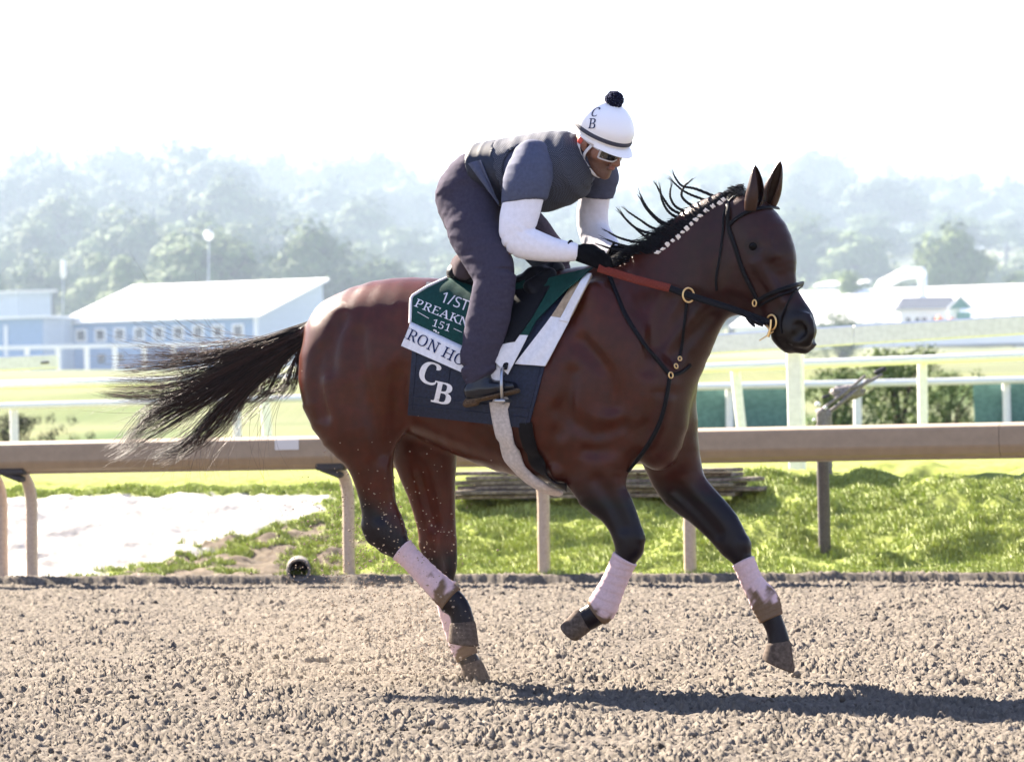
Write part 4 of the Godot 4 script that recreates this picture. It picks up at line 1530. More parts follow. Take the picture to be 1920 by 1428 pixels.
func horse_limbs() -> Array:
	var r := []
	var torso := limb([
		st(662, 552, 640, 790, 0.19, 0, -0.05), st(720, 525, 712, 800, 0.245), st(800, 520, 800, 812, 0.265), st(880, 536, 880, 850, 0.275),
		st(960, 540, 962, 886, 0.28, 0, 0.05), st(1040, 516, 1040, 908, 0.27, 0, 0.12), st(1110, 500, 1108, 900, 0.245, 0, 0.15), st(1165, 525, 1165, 885, 0.215, 0, 0.1), st(1215, 590, 1222, 862, 0.175)], Vector3(0, 0, 1), 0.05, 3, 0.9)
	r.append(torso)
	var nl := Vector3(-0.12, 0, 1).normalized()
	r.append(limb([st(1085, 515, 1225, 800, 0.17, 0.0, 0.2), st(1150, 488, 1292, 715, 0.145, 0.005, 0.25), st(1215, 448, 1312, 655, 0.118, 0.015, 0.3), st(1290, 402, 1330, 605, 0.102, 0.03, 0.2), st(1345, 366, 1352, 572, 0.092, 0.045, 0.1), st(1392, 344, 1400, 520, 0.075, 0.055, 0.0)], nl, 0.07, 3, 0.6))
	var hl := Basis(Vector3.UP, -HEAD_TURN).z
	# skull and face
	r.append(limb([hst(1425, 368, 1372, 420, 0.078), hst(1470, 418, 1372, 472, 0.096), hst(1485, 458, 1374, 520, 0.096), hst(1488, 500, 1390, 556, 0.076, 0.15), hst(1496, 540, 1412, 584, 0.060, 0.1), hst(1511, 572, 1436, 602, 0.053), hst(1527, 600, 1448, 622, 0.060), hst(1533, 624, 1466, 641, 0.052)], hl, 0.04, 3, 0.75))
	# jowl, both cheeks in one broad disc
	r.append(limb([hst(1425, 500, 1352, 500, 0.082), hst(1425, 530, 1346, 545, 0.085), hst(1425, 565, 1368, 570, 0.07)], hl, 0.045, 2, 0.5))
	# brow ridges over the eyes, cheek bones, nostril rims, lips and chin
	for s in [1.0, -1.0]:
		r.append(limb([hst(1405, 432, 1428, 450, 0.020, 0, s * 0.076), hst(1425, 446, 1448, 468, 0.018, 0, s * 0.083), hst(1440, 470, 1452, 488, 0.014, 0, s * 0.070)], hl, 0.03, 2))
		r.append(limb([hst(1418, 486, 1428, 502, 0.016, 0, s * 0.082), hst(1442, 528, 1452, 540, 0.012, 0, s * 0.066), hst(1462, 562, 1472, 572, 0.008, 0, s * 0.048)], hl, 0.03, 2))
		r.append(limb([hst(1484, 592, 1522, 600, 0.020, 0, s * 0.040), hst(1480, 618, 1530, 622, 0.022, 0, s * 0.044), hst(1484, 640, 1520, 644, 0.016, 0, s * 0.036)], hl, 0.025, 2))
	r.append(limb([hst(1470, 636, 1532, 640, 0.040), hst(1476, 650, 1518, 656, 0.034)], hl, 0.02, 2, 0.5))
	r.append(limb([hst(1448, 618, 1480, 634, 0.030), hst(1462, 638, 1490, 648, 0.030), hst(1474, 652, 1490, 657, 0.022)], hl, 0.018, 2, 0.6))
	# near hind leg: haunch, gaskin, hock, cannon, fetlock, pastern
	var nh := limb([st(612, 600, 745, 600, 0.10, 0.10), st(566, 672, 762, 690, 0.125, 0.125), st(567, 742, 752, 750, 0.12, 0.135), st(602, 800, 742, 812, 0.105, 0.14), st(645, 850, 737, 858, 0.080, 0.14), st(667, 905, 738, 910, 0.058, 0.135), st(677, 950, 743, 948, 0.046, 0.13), st(682, 990, 756, 976, 0.045, 0.13), st(706, 1024, 766, 1002, 0.042, 0.13), st(744, 1047, 775, 1026, 0.033, 0.13), st(786, 1090, 814, 1066, 0.030, 0.13), st(822, 1130, 856, 1102, 0.034, 0.13), st(842, 1146, 880, 1132, 0.034, 0.13), st(846, 1172, 890, 1166, 0.036, 0.13)], Vector3(0, 0, 1), 0.06, 2, 0.6)
	r.append(nh)
	var fh := limb([st(720, 760, 850, 770, 0.11, -0.11), st(735, 850, 856, 845, 0.10, -0.13), st(764, 925, 853, 915, 0.066, -0.13), st(782, 985, 854, 980, 0.05, -0.13), st(790, 1030, 857, 1028, 0.045, -0.13), st(804, 1062, 857, 1064, 0.038, -0.13), st(814, 1100, 850, 1096, 0.032, -0.13), st(830, 1160, 862, 1154, 0.030, -0.13), st(846, 1210, 885, 1200, 0.034, -0.13), st(858, 1234, 892, 1224, 0.033, -0.13), st(866, 1250, 902, 1242, 0.036, -0.13)], Vector3(0, 0, 1), 0.06, 2, 0.6)
	r.append(fh)
	var nf := limb([st(1060, 800, 1215, 790, 0.085, 0.13), st(1048, 868, 1186, 852, 0.075, 0.14), st(1078, 925, 1176, 906, 0.060, 0.145), st(1114, 954, 1186, 938, 0.050, 0.145), st(1140, 988, 1199, 974, 0.046, 0.145), st(1150, 1014, 1206, 1006, 0.044, 0.145), st(1154, 1036, 1202, 1032, 0.040, 0.145), st(1148, 1052, 1188, 1058, 0.034, 0.145), st(1130, 1092, 1170, 1098, 0.030, 0.145), st(1106, 1130, 1154, 1142, 0.034, 0.145), st(1096, 1140, 1134, 1164, 0.034, 0.145), st(1084, 1142, 1112, 1180, 0.036, 0.145)], Vector3(0, 0, 1), 0.055, 2, 0.6)
	r.append(nf)
	var ff := limb([st(1190, 800, 1300, 800, 0.09, -0.10), st(1208, 872, 1312, 850, 0.085, -0.12), st(1238, 930, 1322, 894, 0.064, -0.125), st(1280, 962, 1350, 930, 0.052, -0.125), st(1322, 1000, 1386, 972, 0.046, -0.125), st(1352, 1036, 1404, 1014, 0.044, -0.125), st(1376, 1058, 1410, 1042, 0.034, -0.125), st(1394, 1096, 1428, 1086, 0.030, -0.125), st(1412, 1136, 1456, 1118, 0.036, -0.125), st(1426, 1162, 1464, 1148, 0.034, -0.125), st(1438, 1186, 1474, 1176, 0.032, -0.125), st(1440, 1208, 1482, 1202, 0.036, -0.125)], Vector3(0, 0, 1), 0.055, 2, 0.6)
	r.append(ff)
	leg_limbs = {"nh": nh, "fh": fh, "nf": nf, "ff": ff}
	# muscle: shoulder blade, upper arm, chest, stifle, point of hip, and far haunch
	r.append(limb([st(1085, 560, 1140, 545, 0.05, 0.15), st(1110, 650, 1215, 640, 0.06, 0.165), st(1140, 740, 1262, 730, 0.06, 0.16), st(1100, 800, 1240, 800, 0.06, 0.15)], Vector3(0, 0, 1), 0.06, 2))
	r.append(limb([st(1200, 700, 1292, 700, 0.10, 0.06), st(1190, 790, 1290, 790, 0.10, 0.06), st(1200, 850, 1270, 840, 0.08, 0.06)], Vector3(0, 0, 1), 0.05, 2))
	r.append(limb([st(1210, 690, 1298, 690, 0.09, -0.08), st(1210, 790, 1304, 780, 0.09, -0.09), st(1220, 850, 1290, 840, 0.08, -0.09)], Vector3(0, 0, 1), 0.05, 2))
	r.append(limb([st(690, 700, 768, 690, 0.06, 0.17), st(680, 800, 752, 800, 0.07, 0.15)], Vector3(0, 0, 1), 0.07, 2))
	r.append(limb([st(610, 600, 740, 600, 0.10, -0.10), st(575, 680, 745, 690, 0.12, -0.12), st(620, 760, 770, 770, 0.12, -0.12)], Vector3(0, 0, 1), 0.06, 2))
	for q in [[678, 978, 700, 990, 0.022, 0.13], [686, 1000, 706, 1010, 0.020, 0.13], [786, 1016, 806, 1022, 0.020, -0.13], [1186, 1000, 1207, 1010, 0.030, 0.145], [1182, 1022, 1203, 1030, 0.028, 0.145], [1386, 1012, 1406, 1020, 0.030, -0.125], [1036, 868, 1062, 892, 0.05, 0.15], [1120, 1140, 1146, 1152, 0.026, 0.145], [1416, 1136, 1436, 1146, 0.026, -0.125], [826, 1128, 846, 1138, 0.024, 0.13]]:
		var jj := st(q[0], q[1], q[2], q[3], q[4], q[5])
		r.append(limb([jj, [jj[0] + Vector3(0.004, -0.012, 0), jj[1], jj[2], 0.0]], Vector3(0, 0, 1), 0.02, 1))
	# dock of the tail
	r.append(limb([st(640, 572, 640, 612, 0.035), st(590, 600, 596, 632, 0.03), st(545, 620, 550, 640, 0.02), st(500, 642, 504, 656, 0.012)], Vector3(0, 0, 1), 0.03, 2))
	# hollows: nostrils, the hollow behind the elbow, the groove between shoulder and chest, under the cheek bone
	for s in [1.0, -1.0]:
		var c := limb([hst(1488, 606, 1500, 612, 0.020, 0, s * 0.066), hst(1490, 616, 1512, 624, 0.022, 0, s * 0.062), hst(1484, 630, 1498, 636, 0.012, 0, s * 0.060)], hl, 0.008, 2)
		c.cut = true
		r.append(c)
		var e := limb([hst(1406, 456, 1420, 462, 0.012, 0, s * 0.105), hst(1418, 462, 1428, 468, 0.010, 0, s * 0.100)], hl, 0.012, 2)
		e.cut = true
		r.append(e)
	for s in [1.0, -1.0]:
		var mouth := limb([hst(1458, 634, 1460, 637, 0.020, 0, s * 0.062), hst(1484, 649, 1486, 652, 0.020, 0, s * 0.052), hst(1508, 655, 1510, 658, 0.014, 0, s * 0.036)], hl, 0.008, 2)
		mouth.cut = true
		r.append(mouth)
	for q in [[[1232, 700, 1240, 704], [1222, 780, 1230, 784], [1185, 860, 1193, 864]], [[1200, 800, 1206, 806], [1140, 838, 1146, 846], [1100, 840, 1106, 848]]]:
		var g := limb([st(q[0][0], q[0][1], q[0][2], q[0][3], 0.02, 0.235), st(q[1][0], q[1][1], q[1][2], q[1][3], 0.02, 0.235), st(q[2][0], q[2][1], q[2][2], q[2][3], 0.02, 0.225)], Vector3(0, 0, 1), 0.05, 2)
		g.cut = true
		r.append(g)
	# soft muscle grooves that follow the skin
	for q in [[[[672, 628], [678, 700], [700, 780], [718, 850]], 0.016], [[[640, 600], [622, 640], [618, 690]], 0.012], [[[748, 700], [742, 760], [738, 820]], 0.018], [[[1050, 770], [1110, 812], [1165, 800]], 0.014], [[[1090, 640], [1140, 700], [1150, 760]], 0.012], [[[1255, 560], [1230, 620], [1215, 690]], 0.014], [[[700, 870], [706, 920], [712, 965]], 0.008], [[[1120, 900], [1150, 945], [1168, 985]], 0.007], [[[1300, 560], [1270, 600], [1235, 650]], 0.010], [[[900, 800], [950, 840], [1010, 860]], 0.014], [[[1334, 592], [1296, 630], [1262, 668]], 0.012], [[[1418, 436], [1432, 446], [1444, 458]], 0.007], [[[1372, 560], [1400, 572], [1424, 584]], 0.006], [[[1070, 700], [1062, 760], [1050, 810]], 0.014], [[[786, 880], [800, 930], [812, 980]], 0.008], [[[1270, 920], [1310, 960], [1345, 1000]], 0.007], [[[598, 660], [592, 720], [606, 780]], 0.012]]:
		var sts := []
		for c in q[0]:
			var p = march(r, hp(c[0], c[1], 0.42), ray_local(c[0], c[1]), 1.1, 0.0)
			if p == null: continue
			var n := field_normal(r, p, 0.01)
			sts.append([p + n * q[1] * (0.22 if q[1] > 0.0095 else 0.6), q[1], q[1], 0.0])
		if sts.size() < 2: continue
		var gr := limb(sts, Vector3(0, 0, 1), 0.05, 2)
		gr.cut = true
		r.append(gr)
	return r

var coat_noise := FastNoiseLite.new()
var muz: Vector3
var eye: Vector3

func coat_color(p: Vector3, _n: Vector3) -> Color:
	var nz := coat_noise.get_noise_3d(p.x * 4.0, p.y * 4.0, p.z * 4.0)
	var brown := Color(0.074 + nz * 0.022, 0.0180 + nz * 0.005, 0.0092 + nz * 0.003)
	var black := Color(0.008, 0.0075, 0.010)
	var k := 0.0
	# black points: legs, muzzle, a darker dorsal and neck tone
	var edge := nz * 0.05
	if p.x > 0.1: k = maxf(k, smoothstep(0.86 + edge, 0.70 + edge, p.y))
	elif p.z > 0.02: k = maxf(k, smoothstep(0.70 + edge - (p.x + 0.45) * 0.9, 0.58 + edge - (p.x + 0.45) * 0.9, p.y))
	else: k = maxf(k, smoothstep(0.58 + edge, 0.46 + edge, p.y))
	k = maxf(k, 0.92 * smoothstep(0.20, 0.09, p.distance_to(muz) + edge * 0.5))
	if p.x > 0.5: k = maxf(k, 0.55 * smoothstep(0.45, 0.85, p.x))
	var crest := smoothstep(0.05, 0.0, absf(p.z - 0.03)) * smoothstep(0.25, 0.4, p.x)
	k = maxf(k, 0.8 * smoothstep(0.06, 0.025, p.distance_to(eye)))
	if p.x < -0.85 : k = maxf(k, smoothstep(-0.84, -0.92, p.x))
	return brown.lerp(black, clampf(k, 0, 1))

func build_horse() -> void:
	coat_noise.seed = 5
	coat_noise.frequency = 0.6
	coat_noise.fractal_octaves = 3
	muz = head_point(1500, 628, 0.0)
	eye = head_point(1412, 462, 0.09)
	HORSE = horse_limbs()
	var h := thing("horse", "dark bay racehorse with black legs and braided mane cantering along the dirt track", "horse", HX)
	part("body", net(HORSE, 0.0128, coat_color, 0.0, null, null, 3), M.coat, h)
	# eyes
	var hb := Basis(Vector3.UP, -HEAD_TURN)
	for s in [1.0, -1.0]:
		var e := MB.new()
		e.lathe(Transform3D(hb * Basis(Vector3.RIGHT, PI / 2), head_point(1413, 462, s * 0.089)), [[0.001, 0.017], [0.008, 0.0155], [0.014, 0.011], [0.018, 0.003], [0.018, -0.006], [0.002, -0.016]], 14)
		part("eye", e.mesh(), M.eye, h)
	# ears: cupped leaves
	ear(h, head_point(1410, 396, 0.055), head_point(1412, 309, 0.045), 0.049, hb * Vector3(0.95, 0.1, 0.15))
	ear(h, head_point(1440, 388, -0.050), head_point(1464, 302, -0.060), 0.043, hb * Vector3(0.55, 0.1, 0.83))
	# hooves, dusty
	hoof(h, [843, 1168, 892, 1164], [842, 1204, 896, 1212], 0.13)
	hoof(h, [864, 1246, 904, 1238], [868, 1280, 918, 1275], -0.13)
	hoof(h, [1082, 1138, 1112, 1180], [1052, 1172, 1080, 1202], 0.145)
	hoof(h, [1437, 1207, 1484, 1201], [1430, 1234, 1490, 1262], -0.125)
	# leg bandages
	bandage(h, leg_limbs.nh, 8.75, 11.3, 0.70)
	bandage(h, leg_limbs.fh, 5.8, 9.2, 0.72)
	bandage(h, leg_limbs.nf, 6.6, 9.8, 0.80)
	bandage(h, leg_limbs.ff, 6.0, 9.2, 0.52)
	build_mane(h)
	build_tail(h)

func ear(h: Node3D, base: Vector3, tip: Vector3, r: float, open: Vector3) -> void:
	var ax := (tip - base).normalized()
	open = (open - ax * open.dot(ax)).normalized()
	var side := ax.cross(open)
	var outer := []
	var inner := []
	var rows := 12
	for i in rows + 1:
		var t := float(i) / rows
		var rr: float = r * (0.62 + 0.5 * sin(minf(t * 1.9, 1.0) * PI * 0.5)) * pow(1.0 - t, 0.62) + 0.0015
		var bow := ax * (base.distance_to(tip) * t) + open * (0.012 * sin(t * PI)) + open * 0.010 * t
		var ro := []
		var ri := []
		var spread: float = deg_to_rad(lerpf(170.0, 128.0, t))
		for k in 13:
			var an: float = lerpf(-spread, spread, k / 12.0)
			var d: Vector3 = -open * cos(an) * 0.8 + side * sin(an)
			ro.append(base + bow + d * rr)
			ri.append(base + bow + d * rr * 0.84)
		ri.reverse()
		outer.append(ro + ri)
	var mb := MB.new()
	mb.col = Color(0.050, 0.020, 0.015)
	mb.sheet(outer, true, true)
	mb.smooth_normals()
	part("ear", mb.mesh(true), M.coat, h)

func hoof(h: Node3D, top: Array, sole: Array, w: float) -> void:
	var a := hp(top[0], top[1], w); var b := hp(top[2], top[3], w)
	var d := hp(sole[0], sole[1], w); var e := hp(sole[2], sole[3], w)
	var z := Vector3(0, 0, 1)
	var rows := []
	var prof := [[-0.06, 0.80], [0.03, 0.92], [0.14, 0.97], [0.5, 1.0], [0.92, 1.02], [1.0, 0.95], [1.0, 0.7], [0.93, 0.45], [0.92, 0.02]]
	for q in prof:
		var t: float = q[0]
		var m := ((a + b) * 0.5).lerp((d + e) * 0.5, t)
		var u := ((b - a) * 0.5).lerp((e - d) * 0.5, t)
		var bb: float = lerpf(0.040, 0.056, t)
		var row := []
		for k in 20:
			var an := TAU * k / 20.0
			row.append(m + u * (cos(an) * q[1]) + z * (sin(an) * bb * q[1]))
		rows.append(row)
	var mb := MB.new()
	mb.sheet(rows, true)
	mb.smooth_normals()
	part("hoof", mb.mesh(), M.hoof, h)

func bandage(h: Node3D, l: Limb, t0: float, t1: float, dirt_from: float) -> void:
	var mb := MB.new()
	var rows := []
	var cols := []
	var n := 60
	for i in n + 1:
		var f := float(i) / n
		var s := station_at(l.stations, lerpf(t0, t1, f))
		var s2 := station_at(l.stations, lerpf(t0, t1, f) + 0.05)
		var D: Vector3 = (s2[0] - s[0]).normalized()
		var N := D.cross(l.L).normalized()
		var row := []
		for k in 24:
			var an := TAU * k / 24.0
			var turn := fposmod(f * 9.0 + k / 24.0 + sin(an * 2.0 + f * 9.0) * 0.06, 1.0)
			var g: float = 0.0065 + 0.0022 * turn + 0.0012 * coat_noise.get_noise_3d(f * 60.0, cos(an) * 20.0, sin(an) * 20.0)
			if i == 0 or i == n: g = -0.004
			row.append(s[0] + N * (cos(an) * (s[1] + g)) + l.L * (sin(an) * (s[2] + g)))
		rows.append(row)
	mb.sheet(rows, true)
	mb.smooth_normals()
	for i in mb.v.size():
		var p := mb.v[i]
		var f := float(i / 24) / n
		var nz := coat_noise.get_noise_3d(p.x * 26.0, p.y * 26.0, p.z * 26.0)
		var stain := coat_noise.get_noise_3d(p.x * 9.0 + 7.0, p.y * 9.0, p.z * 9.0)
		var k := smoothstep(-0.05, 0.07, f - dirt_from + nz * 0.30 + stain * 0.25)
		mb.c[i] = Color(0.62, 0.455, 0.475).lerp(Color(0.17, 0.115, 0.078), k)
	part("leg_bandage", mb.mesh(true), M.wrap, h)

func strand(mb: MB, pts: PackedVector3Array, r0: float, r1: float, sides := 3) -> void:
	var rad := []
	for i in pts.size(): rad.append(lerpf(r0, r1, pow(float(i) / (pts.size() - 1), 1.3)))
	mb.tube(pts, rad, sides, 1.0, null, false)

func build_mane(h: Node3D) -> void:
	var zr := func(c: Array) -> Vector2: return Vector2(1100.0 + c[0] / 3.483, 290.0 + c[1] / 3.483)
	var braids := [[[880, 292], [720, 225], [620, 200], [565, 122]], [[862, 318], [760, 290], [640, 240], [556, 168]], [[800, 350], [690, 330], [622, 270], [640, 205], [672, 178]], [[720, 385], [600, 350], [548, 280], [552, 203]], [[700, 410], [570, 365], [500, 280], [455, 193]], [[645, 425], [550, 385], [495, 300], [480, 215]],
		[[620, 462], [500, 440], [400, 350], [345, 248]], [[598, 482], [500, 455], [400, 365], [350, 280]], [[566, 502], [440, 480], [350, 425], [256, 362]], [[525, 530], [370, 500], [280, 445], [220, 368]], [[505, 560], [400, 540], [310, 470], [222, 385]], [[450, 585], [320, 570], [210, 540], [132, 498]], [[410, 612], [300, 605], [200, 580], [120, 548]], [[350, 640], [240, 625], [150, 610], [88, 588]]]
	var n := 0
	for b in braids:
		var ctl := []
		for i in b.size():
			var q: Vector2 = zr.call(b[i])
			ctl.append(hp(q.x, q.y, 0.035 + 0.012 * sin(n * 2.3 + i)))
		ctl[0] += (ctl[0] - ctl[1]).normalized() * 0.012
		var pts := curve(ctl, 16)
		var mb := MB.new()
		var m := pts.size()
		# three strands plaited round one another, then a loose wispy end
		for q in 3:
			var own := PackedVector3Array()
			var rad := []
			for i in m:
				var f := float(i) / (m - 1)
				var t: Vector3 = (pts[mini(i + 1, m - 1)] - pts[maxi(i - 1, 0)]).normalized()
				var u := t.cross(Vector3(0, 0, 1)).normalized()
				var an := i * 0.75 + q * TAU / 3.0
				var k := 0.0036 * (1.0 - 0.5 * f)
				own.append(pts[i] + u * sin(an) * k + Vector3(0, 0, 1) * sin(an * 2.0) * k * 0.6)
				rad.append(0.0037 * (1.0 - 0.45 * f) * (1.0 if f < 0.9 else (1.0 - f) * 8.0 + 0.1))
			mb.tube(own, rad, 5, 1.0, null, false)
		for q in 7:
			var e := pts[m - 1]
			var d := (pts[m - 1] - pts[m - 4]).normalized()
			var j := Vector3(rng.randf_range(-1, 1), rng.randf_range(-1, 1), rng.randf_range(-1, 1)) * 0.008
			strand(mb, PackedVector3Array([e - d * 0.02, e + j * 0.4, e + d * 0.022 + j]), 0.0012, 0.0004)
		part("mane_braid", mb.mesh(), M.black_hair, h)
		n += 1
	for c in [[465, 637, 1.2], [498, 615, 1.0], [530, 585, 1.2], [563, 560, 0.8], [600, 535, 1.25], [627, 505, 0.8], [655, 480, 1.2], [685, 450, 0.9], [715, 422, 1.1], [742, 398, 1.1], [780, 365, 1.2], [825, 335, 1.1], [870, 315, 1.2], [895, 292, 1.0]]:
		var q: Vector2 = zr.call(c)
		var p = march(HORSE, hp(q.x, q.y, 0.4), ray_local(q.x, q.y), 1.2, 0.003)
		if p == null: p = hp(q.x, q.y, 0.03)
		var d := Vector3(cos(c[0] * 0.9) * 0.3 - 0.75, 0.5 + 0.3 * sin(c[0] * 1.7), 0.2).normalized()
		var mb := MB.new()
		for k in 4:
			var off: Vector3 = Vector3(0.8, 0.6, 0) * (0.0032 * (k - 1.5)) * c[2]
			var l: float = (0.005 + 0.004 * rng.randf()) * c[2]
			mb.tube(PackedVector3Array([p + off - d * l, p + off + Vector3(0, 0, 0.003), p + off + d * l]), 0.0026, 5)
		part("mane_tie", mb.mesh(), M.tie, h)
	# short black roots along the crest and the thick end of the mane at the withers
	var roots := MB.new()
	var crest := curve([hp(1135, 500, 0.02), hp(1180, 478, 0.02), hp(1240, 436, 0.025), hp(1300, 398, 0.03), hp(1345, 376, 0.035), hp(1372, 360, 0.04), hp(1392, 348, 0.045)], 60)
	for i in 1500:
		var f := rng.randf()
		var a: Vector3 = crest[int(f * (crest.size() - 1))] + Vector3(rng.randf_range(-0.01, 0.01), rng.randf_range(-0.03, 0.006), rng.randf_range(-0.025, 0.03))
		var len := lerpf(0.09, 0.016, pow(f, 0.6)) * rng.randf_range(0.5, 1.2)
		var d := Vector3(-0.9, lerpf(0.05, 0.5, f) + rng.randf_range(-0.15, 0.2), rng.randf_range(-0.3, 0.3)).normalized()
		strand(roots, PackedVector3Array([a, a + d * len * 0.5, a + d * len + Vector3(0, -0.012 * len / 0.05, 0)]), 0.0024, 0.0006)
	for i in 700:
		var f := rng.randf()
		var lo := Vector2(1228, 476).lerp(Vector2(1372, 362), f)
		var hi := Vector2(1180, 478).lerp(Vector2(1372, 356), f)
		var c := lo.lerp(hi, rng.randf())
		var a = march([HORSE[1]], hp(c.x, c.y, 0.42), ray_local(c.x, c.y), 0.6, 0.0)
		if a == null: continue
		var l := rng.randf_range(0.015, 0.034) * lerpf(1.0, 0.5, f)
		var d := Vector3(-0.75, 0.55 + rng.randf_range(-0.2, 0.2), rng.randf_range(-0.25, 0.1)).normalized()
		strand(roots, PackedVector3Array([a, a + d * l * 0.5 + Vector3(0, 0, 0.004), a + d * l]), 0.0026, 0.0008)
	part("mane_crest", roots.mesh(), M.black_hair, h)
	var fore := MB.new()
	for i in 150:
		var s := rng.randf()
		var a := head_point(1388 + 50 * s, 372 + 6 * s, rng.randf_range(-0.03, 0.05))
		var d := Vector3(rng.randf_range(-0.9, 0.1), rng.randf_range(0.3, 1.0), rng.randf_range(-0.4, 0.4)).normalized()
		var l := rng.randf_range(0.02, 0.075)
		strand(fore, PackedVector3Array([a, a + d * l * 0.6, a + d * l + Vector3(-0.4 * l, -0.2 * l, 0)]), 0.0012, 0.0003)
	fore.col = Color.WHITE
	part("forelock", fore.mesh(), M.black_hair, h)

func ray_local(px: float, py: float) -> Vector3:
	return (HX.basis.inverse() * ray_dir(px, py)).normalized()

func build_tail(h: Node3D) -> void:
	var mb := MB.new()
	# clumps: [control points, hairs, spread at the end in pixels, spread in depth]
	var clumps := [
		[[[592, 606], [510, 630], [430, 654], [340, 666], [255, 662]], 70, 16, 0.04], [[[592, 608], [500, 640], [410, 672], [320, 684], [222, 692]], 120, 22, 0.06], [[[592, 611], [490, 655], [390, 700], [300, 722], [200, 722]], 120, 20, 0.07],
		[[[592, 614], [480, 668], [390, 716], [300, 745], [188, 738]], 90, 10, 0.05], [[[590, 616], [475, 685], [370, 742], [285, 775], [232, 838]], 170, 18, 0.07], [[[590, 618], [470, 692], [380, 752], [300, 800], [212, 850]], 120, 24, 0.07],
		[[[590, 620], [485, 700], [415, 760], [355, 825], [290, 858]], 170, 20, 0.06], [[[590, 622], [490, 705], [430, 765], [385, 815], [330, 852]], 120, 18, 0.06], [[[588, 624], [505, 700], [455, 748], [425, 795], [372, 842]], 90, 10, 0.05],
		[[[584, 626], [530, 680], [505, 725], [475, 748], [440, 752]], 60, 10, 0.04], [[[580, 628], [550, 680], [540, 715], [520, 738], [480, 745]], 60, 12, 0.04], [[[584, 624], [566, 660], [556, 700], [546, 728], [530, 742]], 60, 12, 0.04],
		[[[588, 612], [480, 668], [400, 712], [330, 752], [270, 790]], 220, 26, 0.06], [[[590, 612], [500, 652], [440, 690], [400, 712], [350, 735]], 240, 24, 0.06], [[[590, 616], [520, 662], [470, 702], [430, 735], [390, 765]], 160, 24, 0.06]]
	for q in clumps:
		var hue := rng.randf()
		for i in int(q[1] * 0.62):
			var ox := rng.randfn() * 0.5
			var oy := rng.randfn() * 0.5
			var oz := rng.randfn() * 0.5
			var cut := rng.randf_range(0.72, 1.08)
			var ctl := []
			var m: int = q[0].size()
			var curl := rng.randf_range(-1, 1)
			for k in m:
				var f := float(k) / (m - 1)
				var c: Array = q[0][k]
				var sp: float = (3.0 + (q[2] - 3.0) * f * f) + 4.0 * sin(f * PI)
				var p := hp(c[0] + ox * sp + curl * 9.0 * f * f, c[1] + oy * sp + (6.0 if k == 0 else 0.0) * oy + curl * sin(f * 5.0 + hue * 6.0) * 7.0 * f, oz * (0.015 + q[3] * f))
				ctl.append(p)
			ctl[m - 1] = (ctl[m - 2] as Vector3).lerp(ctl[m - 1], cut)
			var tone := rng.randf()
			mb.col = Color(0.011, 0.009, 0.010).lerp(Color(0.085, 0.045, 0.034), tone * tone)
			strand(mb, curve(ctl, 4), rng.randf_range(0.0010, 0.0019), 0.0004)
	# loose fine hairs round the ends
	for i in 420:
		var a := rng.randf()
		var x0 := lerpf(430, 560, rng.randf())
		var y0 := lerpf(640, 720, a)
		var ctl := [hp(x0, y0 - 10, rng.randfn() * 0.03)]
		var ang := lerpf(3.10, 2.35, a) + rng.randfn() * 0.10
		var l := rng.randf_range(120, 300)
		var cv := rng.randfn() * 0.35
		for k in 3:
			var f := (k + 1) / 3.0
			ctl.append(hp(x0 + cos(ang + cv * f) * l * f, y0 + sin(ang + cv * f) * l * f * 0.95, rng.randfn() * 0.06 * f))
		mb.col = Color(0.04, 0.026, 0.022).lerp(Color(0.09, 0.055, 0.045), rng.randf())
		strand(mb, curve(ctl, 5), 0.0009, 0.0003)
	part("tail", mb.mesh(true), M.hair, h)

# ---------------------------------------------------------------- tack
var PADF: Array = []     # the part of the horse's field that saddle cloths lie on

func cast(px: float, py: float, off := 0.0, f = null):   # pixel -> point on the horse, pushed out by off
	var fld: Array = HORSE if f == null else f
	var d := ray_local(px, py)
	return march(fld, hp(px, py, 0.42), d, 1.1, off)

# a strap lying on the horse through the given pixels
func strap(mb: MB, px: Array, half: float, thick: float, off := 0.003, per := 5) -> void:
	var pts := []
	for q in px:
		var p = cast(q[0], q[1], off)
		if p == null:
			p = hp(q[0], q[1], q[2] if q.size() > 2 else 0.0)
		pts.append(p)
	var cv := curve(pts, per)
	var nr := PackedVector3Array()
	for i in cv.size():
		var n := field_normal(HORSE, cv[i], 0.01)
		nr.append(n)
		var e := field_at(HORSE, cv[i])
		if e < off: cv[i] += n * (off - e)
	mb.tube(cv, half, 10, thick / half, nr)

